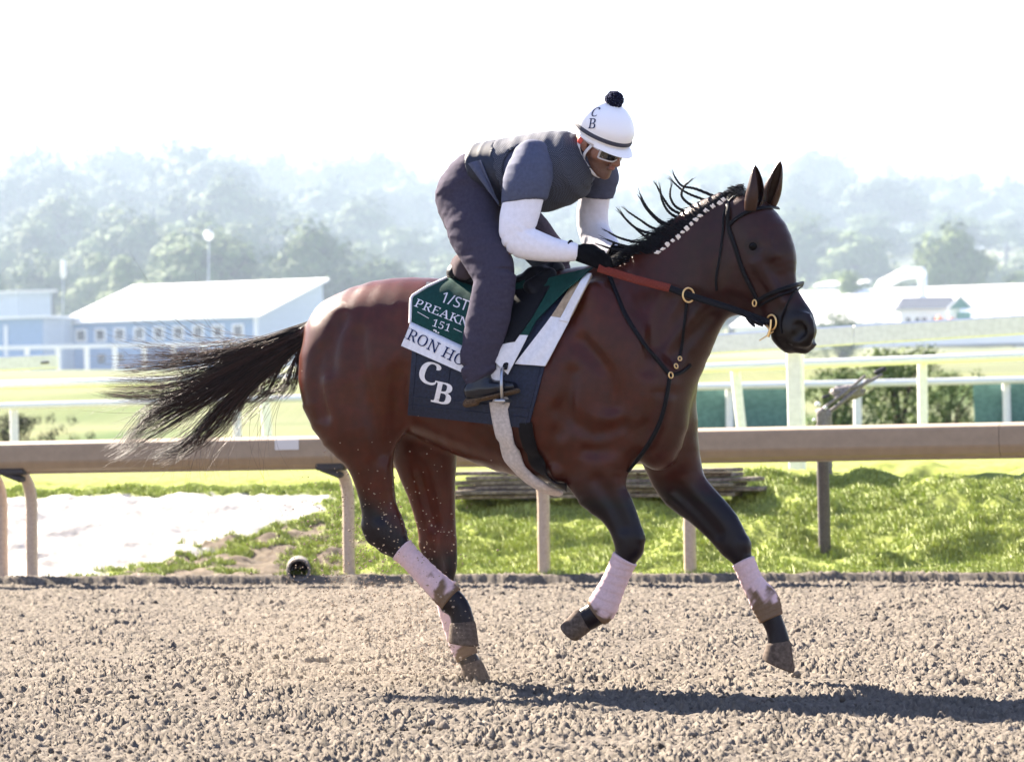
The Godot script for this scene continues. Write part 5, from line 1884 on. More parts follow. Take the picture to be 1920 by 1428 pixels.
class Drape:   # a cloth patch: rows x columns of points in the horse frame, addressed by s (left to right), t (top to bottom)
	var pts := []
	var rows := 0
	var cols := 0
	var left: Array
	var right: Array
	func edge(e: Array, t: float) -> Vector2:
		var x := t * (e.size() - 1)
		var i := mini(int(x), e.size() - 2)
		return Vector2(e[i][0], e[i][1]).lerp(Vector2(e[i + 1][0], e[i + 1][1]), x - i)
	func pixel(s: float, t: float) -> Vector2:
		return edge(left, t).lerp(edge(right, t), s)
	func find(px: Vector2) -> Vector2:   # pixel -> (s, t)
		var q := Vector2(0.5, 0.5)
		for i in 12:
			var f := pixel(q.x, q.y)
			var fx := (pixel(q.x + 0.01, q.y) - f) / 0.01
			var fy := (pixel(q.x, q.y + 0.01) - f) / 0.01
			var e := px - f
			var det := fx.x * fy.y - fx.y * fy.x
			q += Vector2((e.x * fy.y - e.y * fy.x) / det, (fx.x * e.y - fx.y * e.x) / det) * 0.8
			q = q.clamp(Vector2(-0.02, -0.02), Vector2(1.02, 1.02))
		return q
	func at(s: float, t: float) -> Vector3:
		var x := clampf(s, 0, 1) * (cols - 1)
		var y := clampf(t, 0, 1) * (rows - 1)
		var i := mini(int(x), cols - 2)
		var j := mini(int(y), rows - 2)
		var a: Vector3 = (pts[j][i] as Vector3).lerp(pts[j][i + 1], x - i)
		var b: Vector3 = (pts[j + 1][i] as Vector3).lerp(pts[j + 1][i + 1], x - i)
		return a.lerp(b, y - j)
	func normal(s: float, t: float) -> Vector3:
		var n := (at(s + 0.02, t) - at(s - 0.02, t)).cross(at(s, t - 0.02) - at(s, t + 0.02)).normalized()
		return n if n.z > -0.2 else -n

func drape(left: Array, right: Array, rows: int, cols: int, off: float, wave := 0.0) -> Drape:
	var d := Drape.new()
	d.left = left; d.right = right; d.rows = rows; d.cols = cols
	for j in rows:
		var row := []
		for i in cols:
			var t := float(j) / (rows - 1)
			var s := float(i) / (cols - 1)
			var q := d.pixel(s, t)
			var o := off + wave * (0.5 + 0.5 * sin(s * 9.0 + t * 4.0)) * t
			var p = cast(q.x, q.y, o, PADF)
			if p == null: p = hp(q.x, q.y, 0.0)
			row.append(p)
		d.pts.append(row)
	return d

# cloth of the given thickness from a drape between t0 and t1; over: carried across the back and down the far side
func cloth(d: Drape, thick: float, over := false, t0 := 0.0, t1 := 1.0, s0 := 0.0, s1 := 1.0, lift := 0.0) -> MB:
	var outer := []
	var rows := maxi(3, int((d.rows - 1) * (t1 - t0)) + 1)
	var cols := maxi(3, int((d.cols - 1) * (s1 - s0)) + 1)
	for j in rows:
		var row := []
		for i in cols:
			var s := lerpf(s0, s1, float(i) / (cols - 1))
			var t := lerpf(t1, t0, float(j) / (rows - 1))
			row.append(d.at(s, t) + d.normal(s, t) * lift)
		outer.append(row)
	if over:
		for j in range(rows - 1, -1, -1):
			var row := []
			for p: Vector3 in outer[j]: row.append(Vector3(p.x, p.y, -absf(p.z)))
			outer.append(row)
	return slab(outer, thick)

func slab(outer: Array, thick: float) -> MB:   # a sheet of points given thickness behind it, edges closed
	var mb := MB.new()
	var rows := outer.size()
	var cols: int = outer[0].size()
	var inner := []
	for j in rows:
		var row := []
		for i in cols:
			var du: Vector3 = outer[j][mini(i + 1, cols - 1)] - outer[j][maxi(i - 1, 0)]
			var dv: Vector3 = outer[mini(j + 1, rows - 1)][i] - outer[maxi(j - 1, 0)][i]
			row.append(outer[j][i] - du.cross(dv).normalized() * thick)
		inner.append(row)
	mb.sheet(outer)
	mb.sheet(inner, false, true)
	var rim := []
	var rim2 := []
	for i in cols: rim.append(outer[0][i]); rim2.append(inner[0][i])
	for j in range(1, rows): rim.append(outer[j][cols - 1]); rim2.append(inner[j][cols - 1])
	for i in range(cols - 2, -1, -1): rim.append(outer[rows - 1][i]); rim2.append(inner[rows - 1][i])
	for j in range(rows - 2, 0, -1): rim.append(outer[j][0]); rim2.append(inner[j][0])
	mb.sheet([rim, rim2], true, true)
	return mb

# letters laid on a drape: baseline starts at pixel a and runs toward pixel b; height in pixels
func lettering(d: Drape, text: String, a: Vector2, b: Vector2, high: float, lift: float, family := "Droid Serif", weight := 400, italic := false, stretch := 1.0) -> MB:
	var f := SystemFont.new()
	f.font_names = PackedStringArray([family])
	f.font_weight = weight
	f.font_italic = italic
	var tm := TextMesh.new()
	tm.font = f
	tm.text = text
	tm.font_size = 64
	tm.pixel_size = 0.01
	tm.depth = 0.0
	tm.curve_step = 4.0
	tm.horizontal_alignment = HORIZONTAL_ALIGNMENT_LEFT
	var arr := tm.surface_get_arrays(0)
	var v: PackedVector3Array = arr[Mesh.ARRAY_VERTEX]
	var ix: PackedInt32Array = arr[Mesh.ARRAY_INDEX]
	var lo := Vector3(1e9, 1e9, 0)
	var hi := -lo
	for p in v:
		lo = lo.min(p); hi = hi.max(p)
	var ex := (b - a).normalized()
	var ey := Vector2(ex.y, -ex.x)   # up on the picture
	var k := high / (hi.y - lo.y)
	var mb := MB.new()
	for p in v:
		var px := a + ex * ((p.x - lo.x) * k * stretch) + ey * ((p.y - lo.y) * k)
		var q := d.find(px)
		var n := d.normal(q.x, q.y)
		mb.put(d.at(q.x, q.y) + n * lift, n)
	mb.ix = ix.duplicate() if ix.size() else PackedInt32Array(range(v.size()))
	return mb

func build_tack() -> void:
	PADF = [HORSE[0], HORSE[1], leg_limbs.nh, leg_limbs.nf]
	for l in HORSE:
		if l != HORSE[0] and l.k == 0.06 and l.segs.size() == 6: PADF.append(l)
	# --- navy saddle pad
	var t := thing("saddle_pad", "quilted navy saddle pad with white stitched initials hanging under the green cloth", "saddle pad", HX)
	var d := drape([[800, 528], [782, 580], [772, 660], [764, 778]], [[1062, 545], [1045, 610], [1022, 682], [990, 803]], 22, 26, 0.012)
	part("pad", cloth(d, 0.010, true).mesh(), M.navy, t)
	var stitch := MB.new()
	for q in [[0.02, 0.90, 0.98, 0.90], [0.02, 0.945, 0.98, 0.945], [0.03, 0.66, 0.6, 0.66], [0.035, 0.4, 0.035, 0.97], [0.972, 0.3, 0.972, 0.98], [0.30, 0.4, 0.30, 0.9]]:
		var pts := PackedVector3Array()
		for i in 15:
			var f := i / 14.0
			var s := lerpf(q[0], q[2], f); var tt := lerpf(q[1], q[3], f)
			pts.append(d.at(s, tt) + d.normal(s, tt) * 0.001)
		stitch.tube(pts, 0.0022, 5)
	part("piping", stitch.mesh(), M.navy, t)
	var lt := part("letter", lettering(d, "C", Vector2(781, 712), Vector2(800, 719), 42, 0.003, "Droid Serif", 700, true, 1.1).mesh(), M.white_cloth, t)
	part("letter", lettering(d, "B", Vector2(808, 752), Vector2(830, 757), 40, 0.003, "Droid Serif", 700, true, 1.05).mesh(), M.white_cloth, t)
	# --- pale pad under the front of the saddle
	t = thing("foam_underlay", "cream and white underlay sticking out before the saddle flap", "pad", HX)
	var u := drape([[1084, 515], [1030, 598], [965, 682]], [[1110, 515], [1066, 604], [1022, 686]], 13, 8, 0.022, 0.008)
	part("cream_section", cloth(u, 0.006, false, 0.0, 0.50).mesh(), M.cream_cloth, t)
	part("white_section", cloth(u, 0.006, false, 0.47, 1.0, 0.0, 1.0, 0.002).mesh(), M.white_cloth, t)
	part("fold", cloth(u, 0.006, false, 0.0, 0.5, 0.55, 1.0, 0.008).mesh(), M.white_cloth, t)
	# --- green show cloth with its white name band
	t = thing("saddle_cloth", "dark green saddle cloth with white lettering and a white name band", "saddle cloth", HX)
	var g := drape([[838, 521], [800, 538], [771, 556], [770, 605], [752, 648]], [[985, 520], [972, 570], [958, 625], [945, 688], [932, 727]], 22, 22, 0.026, 0.004)
	part("cloth", cloth(g, 0.004, true, 0.0, 0.76).mesh(), M.green, t)
	part("name_band", cloth(g, 0.004, true, 0.74, 1.0, 0.0, 1.0, 0.0015).mesh(), M.white_cloth, t)
	var edge := MB.new()
	var ep := PackedVector3Array()
	for i in 17: ep.append(g.at(0.0, i / 16.0 * 0.75) + Vector3(-0.002, 0, 0.0))
	edge.tube(ep, 0.006, 6)
	part("white_binding", edge.mesh(), M.white_cloth, t)
	part("lettering", lettering(g, "1/ST", Vector2(826, 566), Vector2(872, 583), 20, 0.003, "Droid Sans", 400).mesh(), M.white_cloth, t)
	part("lettering", lettering(g, "PREAKN", Vector2(776, 574), Vector2(856, 606), 16, 0.003, "Droid Serif", 400, false, 1.22).mesh(), M.white_cloth, t)
	part("lettering", lettering(g, "151", Vector2(810, 611), Vector2(842, 622), 14, 0.003, "Droid Serif", 400, false, 1.15).mesh(), M.white_cloth, t)
	for q in [[783, 585, 804, 597], [851, 616, 866, 623]]:
		var ln := MB.new()
		var pp := PackedVector3Array()
		for i in 5:
			var w := g.find(Vector2(q[0], q[1]).lerp(Vector2(q[2], q[3]), i / 4.0))
			pp.append(g.at(w.x, w.y) + g.normal(w.x, w.y) * 0.002)
		ln.tube(pp, 0.0014, 4)
		part("printed_line", ln.mesh(), M.white_cloth, t)
	var em := MB.new()   # small woven mark below the number
	for q in [[814, 619], [818, 622], [822, 624], [817, 620]]:
		var w := g.find(Vector2(q[0], q[1]))
		em.box(Transform3D(Basis(Vector3(0, 0, 1), 0.7), g.at(w.x, w.y) + g.normal(w.x, w.y) * 0.001), Vector3(0.006, 0.006, 0.002))
	part("woven_mark", em.mesh(), M.white_cloth, t)
	part("lettering", lettering(g, "IRON HO", Vector2(752, 630), Vector2(826, 667), 21, 0.005, "Droid Serif", 400, false, 1.05).mesh(), M.navy_ink, t)
	# folded front flap, green with a white end
	var fl := drape([[1030, 520], [985, 570], [942, 612], [910, 660]], [[1112, 500], [1060, 545], [1005, 600], [952, 702]], 19, 10, 0.036, 0.006)
	part("front_flap", cloth(fl, 0.004, false, 0.0, 0.78).mesh(), M.green, t)
	part("flap_end", cloth(fl, 0.004, false, 0.76, 1.0, 0.0, 1.0, 0.0015).mesh(), M.white_cloth, t)
	# --- saddle
	t = thing("saddle", "small dark brown exercise saddle with fuzzy rear roll under the rider", "saddle", HX)
	var sx := Vector3(0, 0, 1)
	var seat := [limb([[hp(862, 512), 0.045, 0.10, 0.0], [hp(905, 528), 0.035, 0.13, 0.0], [hp(965, 534), 0.030, 0.12, 0.0], [hp(1010, 518), 0.035, 0.09, 0.0], [hp(1042, 505), 0.035, 0.05, 0.0]], sx, 0.02, 2),
		limb([[hp(1000, 515, 0.06), 0.03, 0.03, 0.0], [hp(1030, 520, 0.10), 0.04, 0.03, 0.0], [hp(1000, 545, 0.17), 0.05, 0.03, 0.0]], sx, 0.03, 2)]
	part("seat", net(seat, 0.010), M.leather, t)
	var roll := MB.new()
	var fz := FastNoiseLite.new()
	fz.frequency = 0.35
	var rp := curve([hp(872, 508, 0.14), hp(868, 500, 0.05), hp(868, 500, -0.05), hp(872, 508, -0.14)], 8)
	var rows := []
	for i in rp.size():
		var row := []
		var e: float = 0.05 * sqrt(clampf(1.0 - pow(absf(i - 12.0) / 12.0, 5.0), 0.0003, 1.0))
		for k in 22:
			var an := TAU * k / 22.0
			row.append(rp[i] + Vector3(cos(an), sin(an), 0) * e * (1.0 + 0.16 * fz.get_noise_3d(i * 4.0, cos(an) * 9.0, sin(an) * 9.0)))
		rows.append(row)
	roll.sheet(rows, true)
	roll.smooth_normals()
	part("rear_roll", roll.mesh(), mat(0.06, 0.045, 0.05, 1.0, 0.2), t)
	var flap := drape([[915, 548], [905, 600], [915, 650]], [[1030, 535], [1000, 590], [965, 640]], 10, 10, 0.043)
	part("flap", cloth(flap, 0.006).mesh(), M.leather, t)
	var mb := MB.new()
	var sl := curve([hp(953, 662, 0.285), hp(950, 676, 0.30), hp(946, 692, 0.325)], 5)
	mb.tube(sl, 0.011, 8, 0.25, Vector3(0, 0, 1))
	part("stirrup_leather", mb.mesh(), M.leather, t)
	mb = MB.new()
	var si := []
	var sc := hp(943, 722, 0.325)
	for i in 20:
		var an := TAU * i / 20.0
		si.append(sc + Vector3(cos(an) * 0.012, sin(an) * 0.066 - 0.002, 0) + Vector3(0, 0, cos(an) * 0.055))
	si.append(si[0])
	mb.tube(PackedVector3Array(si), 0.0065, 8, 1.0, null, false)
	mb.box(Transform3D(Basis(Vector3.UP, 0.0), sc + Vector3(0, -0.060, 0)), Vector3(0.045, 0.012, 0.10), 0.004)
	part("stirrup_iron", mb.mesh(), M.steel, t)
	# girth: black band beside a fleece sleeve, both round the chest
	mb = MB.new()
	strap(mb, [[984, 792], [990, 826], [1008, 868], [1035, 902], [1062, 914, 0.06]], 0.030, 0.006, 0.008)
	part("girth_band", mb.mesh(), M.leather, t)
	mb = MB.new()
	strap(mb, [[934, 752], [942, 800], [958, 850], [985, 890], [1022, 915, 0.08], [1040, 922, -0.02]], 0.037, 0.017, 0.010)
	part("girth_fleece", mb.mesh(), M.fleece, t)
	for q in [[[930, 748], [926, 762], [935, 772]], [[940, 744], [952, 752], [946, 768]]]:
		mb = MB.new()
		strap(mb, q, 0.010, 0.004, 0.014, 3)
		part("torn_fleece", mb.mesh(), M.fleece, t)
	build_bridle()

func ring_at(p: Vector3, n: Vector3, r: float, wire: float, squash := 1.0) -> MB:
	var mb := MB.new()
	var u := n.cross(Vector3.UP).normalized()
	var w := n.cross(u)
	var pts := PackedVector3Array()
	for i in 25:
		var an := TAU * i / 24.0
		pts.append(p + u * (cos(an) * r * squash) + w * (sin(an) * r))
	mb.tube(pts, wire, 7, 1.0, null, false)
	return mb

func build_bridle() -> void:
	var t := thing("bridle", "black leather bridle on the bay horse, rein grips of red brown rubber", "bridle", HX)
	var mb := MB.new()
	strap(mb, [[1365, 424], [1385, 406], [1410, 394], [1438, 388], [1460, 390]], 0.008, 0.004)
	part("browband", mb.mesh(), M.leather, t)
	mb = MB.new()
	strap(mb, [[1372, 362], [1365, 388], [1366, 425], [1378, 462], [1394, 510], [1410, 542], [1424, 572]], 0.009, 0.004)
	part("cheekpiece", mb.mesh(), M.leather, t)
	mb = MB.new()
	strap(mb, [[1376, 368], [1358, 400], [1356, 430], [1350, 480], [1343, 520], [1344, 545]], 0.005, 0.003)
	part("throatlash", mb.mesh(), M.leather, t)
	mb = MB.new()
	strap(mb, [[1418, 566], [1440, 553], [1465, 543], [1490, 535], [1506, 531]], 0.009, 0.005)
	strap(mb, [[1424, 574], [1446, 561], [1470, 551], [1494, 542]], 0.005, 0.004, 0.006)
	part("noseband", mb.mesh(), M.leather, t)
	mb = MB.new()
	strap(mb, [[1505, 536], [1488, 550], [1474, 575], [1464, 600], [1466, 625]], 0.004, 0.003)
	part("flash_strap", mb.mesh(), M.leather, t)
	var hn: Vector3 = Basis(Vector3.UP, -HEAD_TURN).z
	var bit = cast(1447, 604, 0.012)
	if bit == null: bit = head_point(1447, 604, 0.05)
	part("bit_ring", ring_at(bit, hn, 0.028, 0.004, 0.75).mesh(), M.brass, t)
	mb = MB.new()
	mb.tube(curve([bit + Vector3(0.0, 0.01, 0.008), bit + Vector3(-0.003, -0.025, 0.012), bit + Vector3(-0.012, -0.055, 0.012)], 3), [0.004, 0.0045, 0.005, 0.005, 0.006, 0.0065, 0.006], 8)
	mb.tube(PackedVector3Array([bit + Vector3(-0.045, -0.068, 0.014), bit + Vector3(0.01, -0.035, 0.012)]), 0.0022, 6)
	part("bit_shank", mb.mesh(), M.brass, t)
	var bk = cast(1415, 568, 0.010)
	part("buckle", ring_at(bk if bk != null else bit, hn, 0.012, 0.003, 0.7).mesh(), M.brass, t)
	# reins: grip, doubled leather, ring of the martingale
	var hand := hp(1122, 502, 0.20)
	var joint := hp(1256, 540, 0.19)
	var rg := hp(1291, 553, 0.185)
	var end: Vector3 = bit + Vector3(-0.01, 0, 0.006)
	mb = MB.new()
	mb.tube(curve([hand, hand.lerp(joint, 0.5) + Vector3(0, -0.004, 0), joint], 8), 0.0165, 10, 0.30, Vector3(0.1, 0.15, 1))
	part("rein_grip", mb.mesh(), M.rubber_rein, t)
	mb = MB.new()
	mb.tube(curve([joint, rg, hp(1370, 578, 0.175), end], 6), 0.0135, 10, 0.32, Vector3(0.1, 0.15, 1))
	mb.tube(curve([hp(1395, 588, 0.18), hp(1418, 603, 0.18), hp(1432, 608, 0.175)], 3), 0.010, 8)
	mb.tube(curve([hp(1400, 596, 0.185), hp(1406, 602, 0.185), hp(1416, 612, 0.18)], 3), [0.004, 0.005, 0.006, 0.007, 0.007, 0.006, 0.003], 8)
	part("rein", mb.mesh(), M.leather, t)
	mb = MB.new()
	var fh := hp(1150, 490, -0.10)
	mb.tube(curve([fh, hp(1290, 540, -0.14), head_point(1455, 602, -0.05)], 6), 0.010, 8, 0.3, Vector3(0, 0, 1))
	part("rein", mb.mesh(), M.leather, t)
	# breastplate with martingale
	t = thing("breastplate", "black breastplate and martingale straps meeting at a brass ring on the chest", "breastplate", HX)
	mb = MB.new()
	strap(mb, [[1140, 508], [1152, 540], [1172, 588], [1205, 640], [1256, 702]], 0.009, 0.004)
	part("shoulder_strap", mb.mesh(), M.leather, t)
	mb = MB.new()
	strap(mb, [[1258, 704], [1280, 697], [1296, 684, -0.05]], 0.008, 0.004)
	part("shoulder_strap", mb.mesh(), M.leather, t)
	mb = MB.new()
	mb.tube(curve([hp(1300, 690, -0.08), hp(1312, 672, -0.08), hp(1316, 655, -0.08), hp(1308, 636, -0.08)], 4), 0.004, 6)
	mb.tube(curve([hp(1302, 690, -0.07), hp(1310, 676, -0.07), hp(1310, 660, -0.07), hp(1305, 636, -0.07)], 4), 0.0035, 6)
	mb.tube(curve([hp(1302, 688, -0.07), hp(1306, 694, -0.07), hp(1311, 702, -0.07)], 3), 0.005, 6)
	part("loose_strap", mb.mesh(), M.leather, t)
	mb = MB.new()
	strap(mb, [[1256, 708], [1250, 745], [1238, 790], [1214, 836], [1178, 884]], 0.009, 0.004)
	part("chest_strap", mb.mesh(), M.leather, t)
	mb = MB.new()
	strap(mb, [[1288, 566, 0.16], [1283, 610], [1280, 640], [1274, 672]], 0.006, 0.003)
	part("martingale_strap", mb.mesh(), M.leather, t)
	part("martingale_ring", ring_at(rg, Vector3(0.5, 0.1, 1).normalized(), 0.027, 0.0038, 0.8).mesh(), M.brass, t)
	for q in [[1258, 703, 0.011], [1268, 686, 0.009], [1275, 672, 0.008]]:
		var p = cast(q[0], q[1], 0.008)
		if p != null: part("brass_ring", ring_at(p, field_normal(HORSE, p), q[2], 0.003, 0.8).mesh(), M.brass, t)

# ---------------------------------------------------------------- the rider
var elbow: Vector3
var fold_noise := FastNoiseLite.new()

func rs(c1x: float, c1y: float, c2x: float, c2y: float, b: float, w := 0.0, s := 0.0) -> Array:
	return st(c1x, c1y, c2x, c2y, b, w, s)

func cloth_folds(p: Vector3) -> float:   # creases that run across limbs
	return 0.0038 * fold_noise.get_noise_3d(p.x * 14.0, p.y * 34.0, p.z * 9.0) + 0.002 * fold_noise.get_noise_3d(p.x * 40.0 + 9.0, p.y * 60.0, p.z * 22.0)

func soft_folds(p: Vector3) -> float:
	return 0.0036 * fold_noise.get_noise_3d(p.x * 22.0, p.y * 26.0 + p.x * 20.0, p.z * 12.0)

func sleeve_folds(p: Vector3) -> float:   # gathers where the elbow bends, smooth elsewhere
	var e := exp(-p.distance_squared_to(elbow) / 0.0035)
	return 0.0016 * fold_noise.get_noise_3d(p.x * 22.0, p.y * 26.0 + p.x * 20.0, p.z * 12.0) + e * 0.006 * fold_noise.get_noise_3d(p.x * 60.0 + p.y * 70.0, p.y * 20.0, p.z * 14.0)

func merge(a: ArrayMesh, b: ArrayMesh) -> ArrayMesh:
	var s := SurfaceTool.new()
	s.begin(Mesh.PRIMITIVE_TRIANGLES)
	s.append_from(a, 0, Transform3D.IDENTITY)
	s.append_from(b, 0, Transform3D.IDENTITY)
	return s.commit()

func build_rider() -> void:
	fold_noise.seed = 11
	fold_noise.frequency = 0.5
	fold_noise.fractal_octaves = 2
	var Z := Vector3(0, 0, 1)
	var pelvis := limb([rs(872, 288, 930, 352, 0.15), rs(829, 335, 925, 390, 0.165), rs(838, 395, 925, 430, 0.13)], Z, 0.04, 2, 0.6)
	var thigh := limb([rs(830, 350, 930, 385, 0.085, 0.08), rs(842, 425, 937, 440, 0.088, 0.15), rs(868, 475, 956, 482, 0.078, 0.21), rs(889, 512, 966, 526, 0.064, 0.26), rs(884, 552, 962, 562, 0.060, 0.28), rs(876, 590, 956, 600, 0.062, 0.29), rs(868, 635, 942, 642, 0.060, 0.30), rs(863, 680, 928, 690, 0.054, 0.305), rs(872, 708, 938, 706, 0.050, 0.305)], Z, 0.04, 2, 0.3)
	var far_thigh := limb([rs(885, 350, 955, 385, 0.085, -0.08), rs(935, 415, 1010, 402, 0.085, -0.15), rs(975, 466, 1048, 452, 0.076, -0.21), rs(1002, 502, 1070, 492, 0.062, -0.25), rs(990, 555, 1055, 560, 0.058, -0.28), rs(975, 640, 1030, 640, 0.056, -0.30), rs(970, 690, 1025, 695, 0.05, -0.305)], Z, 0.04, 2, 0.4)
	var torso := limb([rs(874, 286, 930, 354, 0.145), rs(925, 272, 972, 374, 0.160), rs(990, 260, 1040, 386, 0.178), rs(1042, 258, 1096, 360, 0.165), rs(1072, 268, 1110, 335, 0.09)], Z, 0.04, 2, 0.5)
	var neck := limb([rs(1062, 270, 1110, 330, 0.062, 0.0), rs(1085, 258, 1125, 312, 0.058, 0.01), rs(1100, 245, 1140, 296, 0.058, 0.02)], Z, 0.03, 2)
	var up_arm := limb([rs(968, 284, 1032, 296, 0.060, 0.14), rs(952, 318, 1034, 330, 0.064, 0.19), rs(948, 352, 1022, 366, 0.058, 0.215)], Z, 0.05, 3, 0.8)
	var arm := limb([rs(950, 345, 1020, 360, 0.050, 0.21), rs(940, 395, 1011, 402, 0.050, 0.225), rs(937, 425, 1002, 418, 0.048, 0.235), rs(941, 452, 997, 428, 0.046, 0.238), rs(955, 472, 1000, 430, 0.046, 0.238), rs(985, 483, 1016, 436, 0.046, 0.23), rs(1022, 488, 1040, 446, 0.042, 0.215), rs(1055, 489, 1066, 453, 0.036, 0.20), rs(1076, 488, 1084, 457, 0.031, 0.19)], Z, 0.03, 2, 0.4)
	var far_up := limb([rs(1085, 300, 1146, 300, 0.058, -0.13), rs(1090, 335, 1157, 330, 0.060, -0.19), rs(1094, 362, 1145, 366, 0.052, -0.21)], Z, 0.05, 2, 0.8)
	var far_arm := limb([rs(1092, 360, 1143, 362, 0.046, -0.21), rs(1084, 395, 1139, 396, 0.046, -0.22), rs(1084, 428, 1140, 420, 0.045, -0.22), rs(1094, 456, 1146, 434, 0.044, -0.20), rs(1120, 476, 1158, 450, 0.038, -0.15), rs(1146, 484, 1166, 468, 0.030, -0.10)], Z, 0.03, 2, 0.4)
	var person := thing("person", "exercise rider crouched over the bay horse in white pompom helmet and dark mesh vest", "person", HX)
	var skin := func(_p: Vector3, _n: Vector3) -> Color: return Color(0.30, 0.145, 0.095)
	# --- head, in a frame of its own: x forward, y up, z to the near side
	var hc := hp(1124, 268, 0.025)
	var hb := Basis(Vector3.UP, deg_to_rad(-20.0)) * Basis(Vector3(0, 0, 1), deg_to_rad(-31.0)) * Basis(Vector3(1, 0, 0), deg_to_rad(6.0))
	var hx := Transform3D(hb, hc)
	var hp_ := func(x: float, y: float, z := 0.0) -> Vector3: return hx * Vector3(x, y, z)
	var lat := hb.z
	var E := func(x: float, y: float, z: float, a: float, b: float) -> Array: return [hx * Vector3(x, y, z), a, b, 0.0]
	var head := [
		limb([E.call(-0.02, 0.05, 0, 0.092, 0.074), E.call(0.015, 0.035, 0, 0.082, 0.072), E.call(0.03, -0.01, 0, 0.062, 0.064), E.call(0.035, -0.055, 0, 0.05, 0.054), E.call(0.05, -0.088, 0, 0.030, 0.036)], lat, 0.02, 2),
		limb([E.call(-0.045, -0.03, 0, 0.055, 0.058), E.call(-0.06, -0.10, -0.0, 0.055, 0.058), E.call(-0.10, -0.16, -0.01, 0.06, 0.07)], lat, 0.04, 2),
		limb([E.call(0.078, -0.085, 0, 0.018, 0.022), E.call(0.080, -0.100, 0, 0.016, 0.020)], lat, 0.02, 1),                      # chin
		limb([E.call(0.092, 0.008, 0, 0.010, 0.010), E.call(0.106, -0.018, 0, 0.012, 0.010), E.call(0.114, -0.032, 0, 0.013, 0.013)], lat, 0.014, 2),   # nose
		limb([E.call(0.102, -0.034, 0.012, 0.009, 0.008), E.call(0.100, -0.034, 0.0, 0.009, 0.02)], lat, 0.008, 1),
		limb([E.call(0.085, 0.032, 0.032, 0.010, 0.022), E.call(0.085, 0.032, -0.032, 0.010, 0.022)], hb.y, 0.02, 1),              # brow
		limb([E.call(0.096, -0.047, 0.014, 0.006, 0.006), E.call(0.102, -0.046, 0.0, 0.0075, 0.006), E.call(0.096, -0.047, -0.014, 0.006, 0.006)], hb.y, 0.008, 2),   # lips
		limb([E.call(0.094, -0.060, 0.013, 0.007, 0.006), E.call(0.099, -0.061, 0.0, 0.0085, 0.007), E.call(0.094, -0.060, -0.013, 0.007, 0.006)], hb.y, 0.008, 2),
		limb([E.call(0.070, -0.014, 0.046, 0.018, 0.014), E.call(0.04, -0.02, 0.060, 0.018, 0.012)], lat, 0.025, 1),               # cheeks
		limb([E.call(0.070, -0.014, -0.046, 0.018, 0.014), E.call(0.04, -0.02, -0.060, 0.018, 0.012)], lat, 0.025, 1)]
	for s in [1.0, -1.0]:
		head.append(limb([E.call(-0.008, 0.018, s * 0.074, 0.014, 0.008), E.call(-0.012, -0.006, s * 0.078, 0.017, 0.009), E.call(-0.004, -0.028, s * 0.074, 0.010, 0.007)], lat, 0.006, 2))   # ears
		var sock := limb([E.call(0.096, 0.012, s * 0.034, 0.010, 0.013), E.call(0.094, 0.010, s * 0.03, 0.010, 0.013)], lat, 0.014, 1)
		sock.cut = true
		head.append(sock)
	var face := func(p: Vector3, _n: Vector3) -> Color:
		var q := hx.affine_inverse() * p
		var nz := fold_noise.get_noise_3d(p.x * 60.0, p.y * 60.0, p.z * 60.0)
		var c := Color(0.30 + nz * 0.02, 0.140, 0.092)
		var beard := smoothstep(-0.030, -0.052, q.y + nz * 0.012) * smoothstep(-0.02, 0.02, q.x)
		var lips := smoothstep(0.012, 0.006, absf(q.y + 0.053)) * smoothstep(0.020, 0.014, absf(q.z)) * smoothstep(0.088, 0.093, q.x)
		c = c.lerp(Color(0.13, 0.075, 0.06), beard * 0.75)
		return c.lerp(Color(0.33, 0.12, 0.10), lips)
	var bare := net([pelvis, thigh, far_thigh, torso, neck, up_arm, arm, far_up, far_arm], 0.026, skin, -0.012)
	part("body", merge(bare, net(head, 0.0042, face)), M.skin, person)
	# --- clothes
	part("trousers", net([pelvis, thigh, far_thigh], 0.0115, null, 0.0, null, cloth_folds), M.trousers, person)
	var hem_at := hp(978, 380, 0.215)
	var hem_n := (hp(988, 430, 0.22) - hp(980, 330, 0.2)).normalized()
	var hem := func(p: Vector3) -> float: return (p - hem_at).dot(hem_n)
	var far_at := hp(1116, 370, -0.21)
	var far_n := (hp(1112, 430, -0.22) - hp(1120, 330, -0.19)).normalized()
	var far_hem := func(p: Vector3) -> float: return (p - far_at).dot(far_n)
	part("shirt_sleeve", net([up_arm, limb(arm.stations.slice(0, 3), Z, 0.03, 2)], 0.0095, null, 0.006, hem, soft_folds), M.shirt, person)
	part("shirt_sleeve", net([far_up, limb(far_arm.stations.slice(0, 3), Z, 0.03, 2)], 0.011, null, 0.006, far_hem, soft_folds), M.shirt, person)
	part("shirt_body", net([torso, limb([rs(1062, 266, 1112, 332, 0.066), rs(1080, 262, 1118, 322, 0.060)], Z, 0.03, 2, 0.3)], 0.012, null, 0.001, null, soft_folds), M.shirt, person)
	elbow = hp(985, 440, 0.24)
	part("white_sleeve", net([arm], 0.0075, null, 0.002, null, sleeve_folds), M.sleeve, person)
	part("white_sleeve", net([far_arm], 0.010, null, 0.002, null, soft_folds), M.sleeve, person)
	# vest: torso grown, open at the arm holes, neck and lower back
	var near_hole := limb([[hp(985, 312, 0.02), 0.085, 0.085, 0.0], [hp(988, 325, 0.40), 0.095, 0.095, 0.0]], Vector3(1, 0, 0), 0.02, 1)
	var far_hole := limb([[hp(1118, 318, -0.05), 0.07, 0.07, 0.0], [hp(1118, 318, -0.40), 0.07, 0.07, 0.0]], Vector3(1, 0, 0), 0.02, 1)
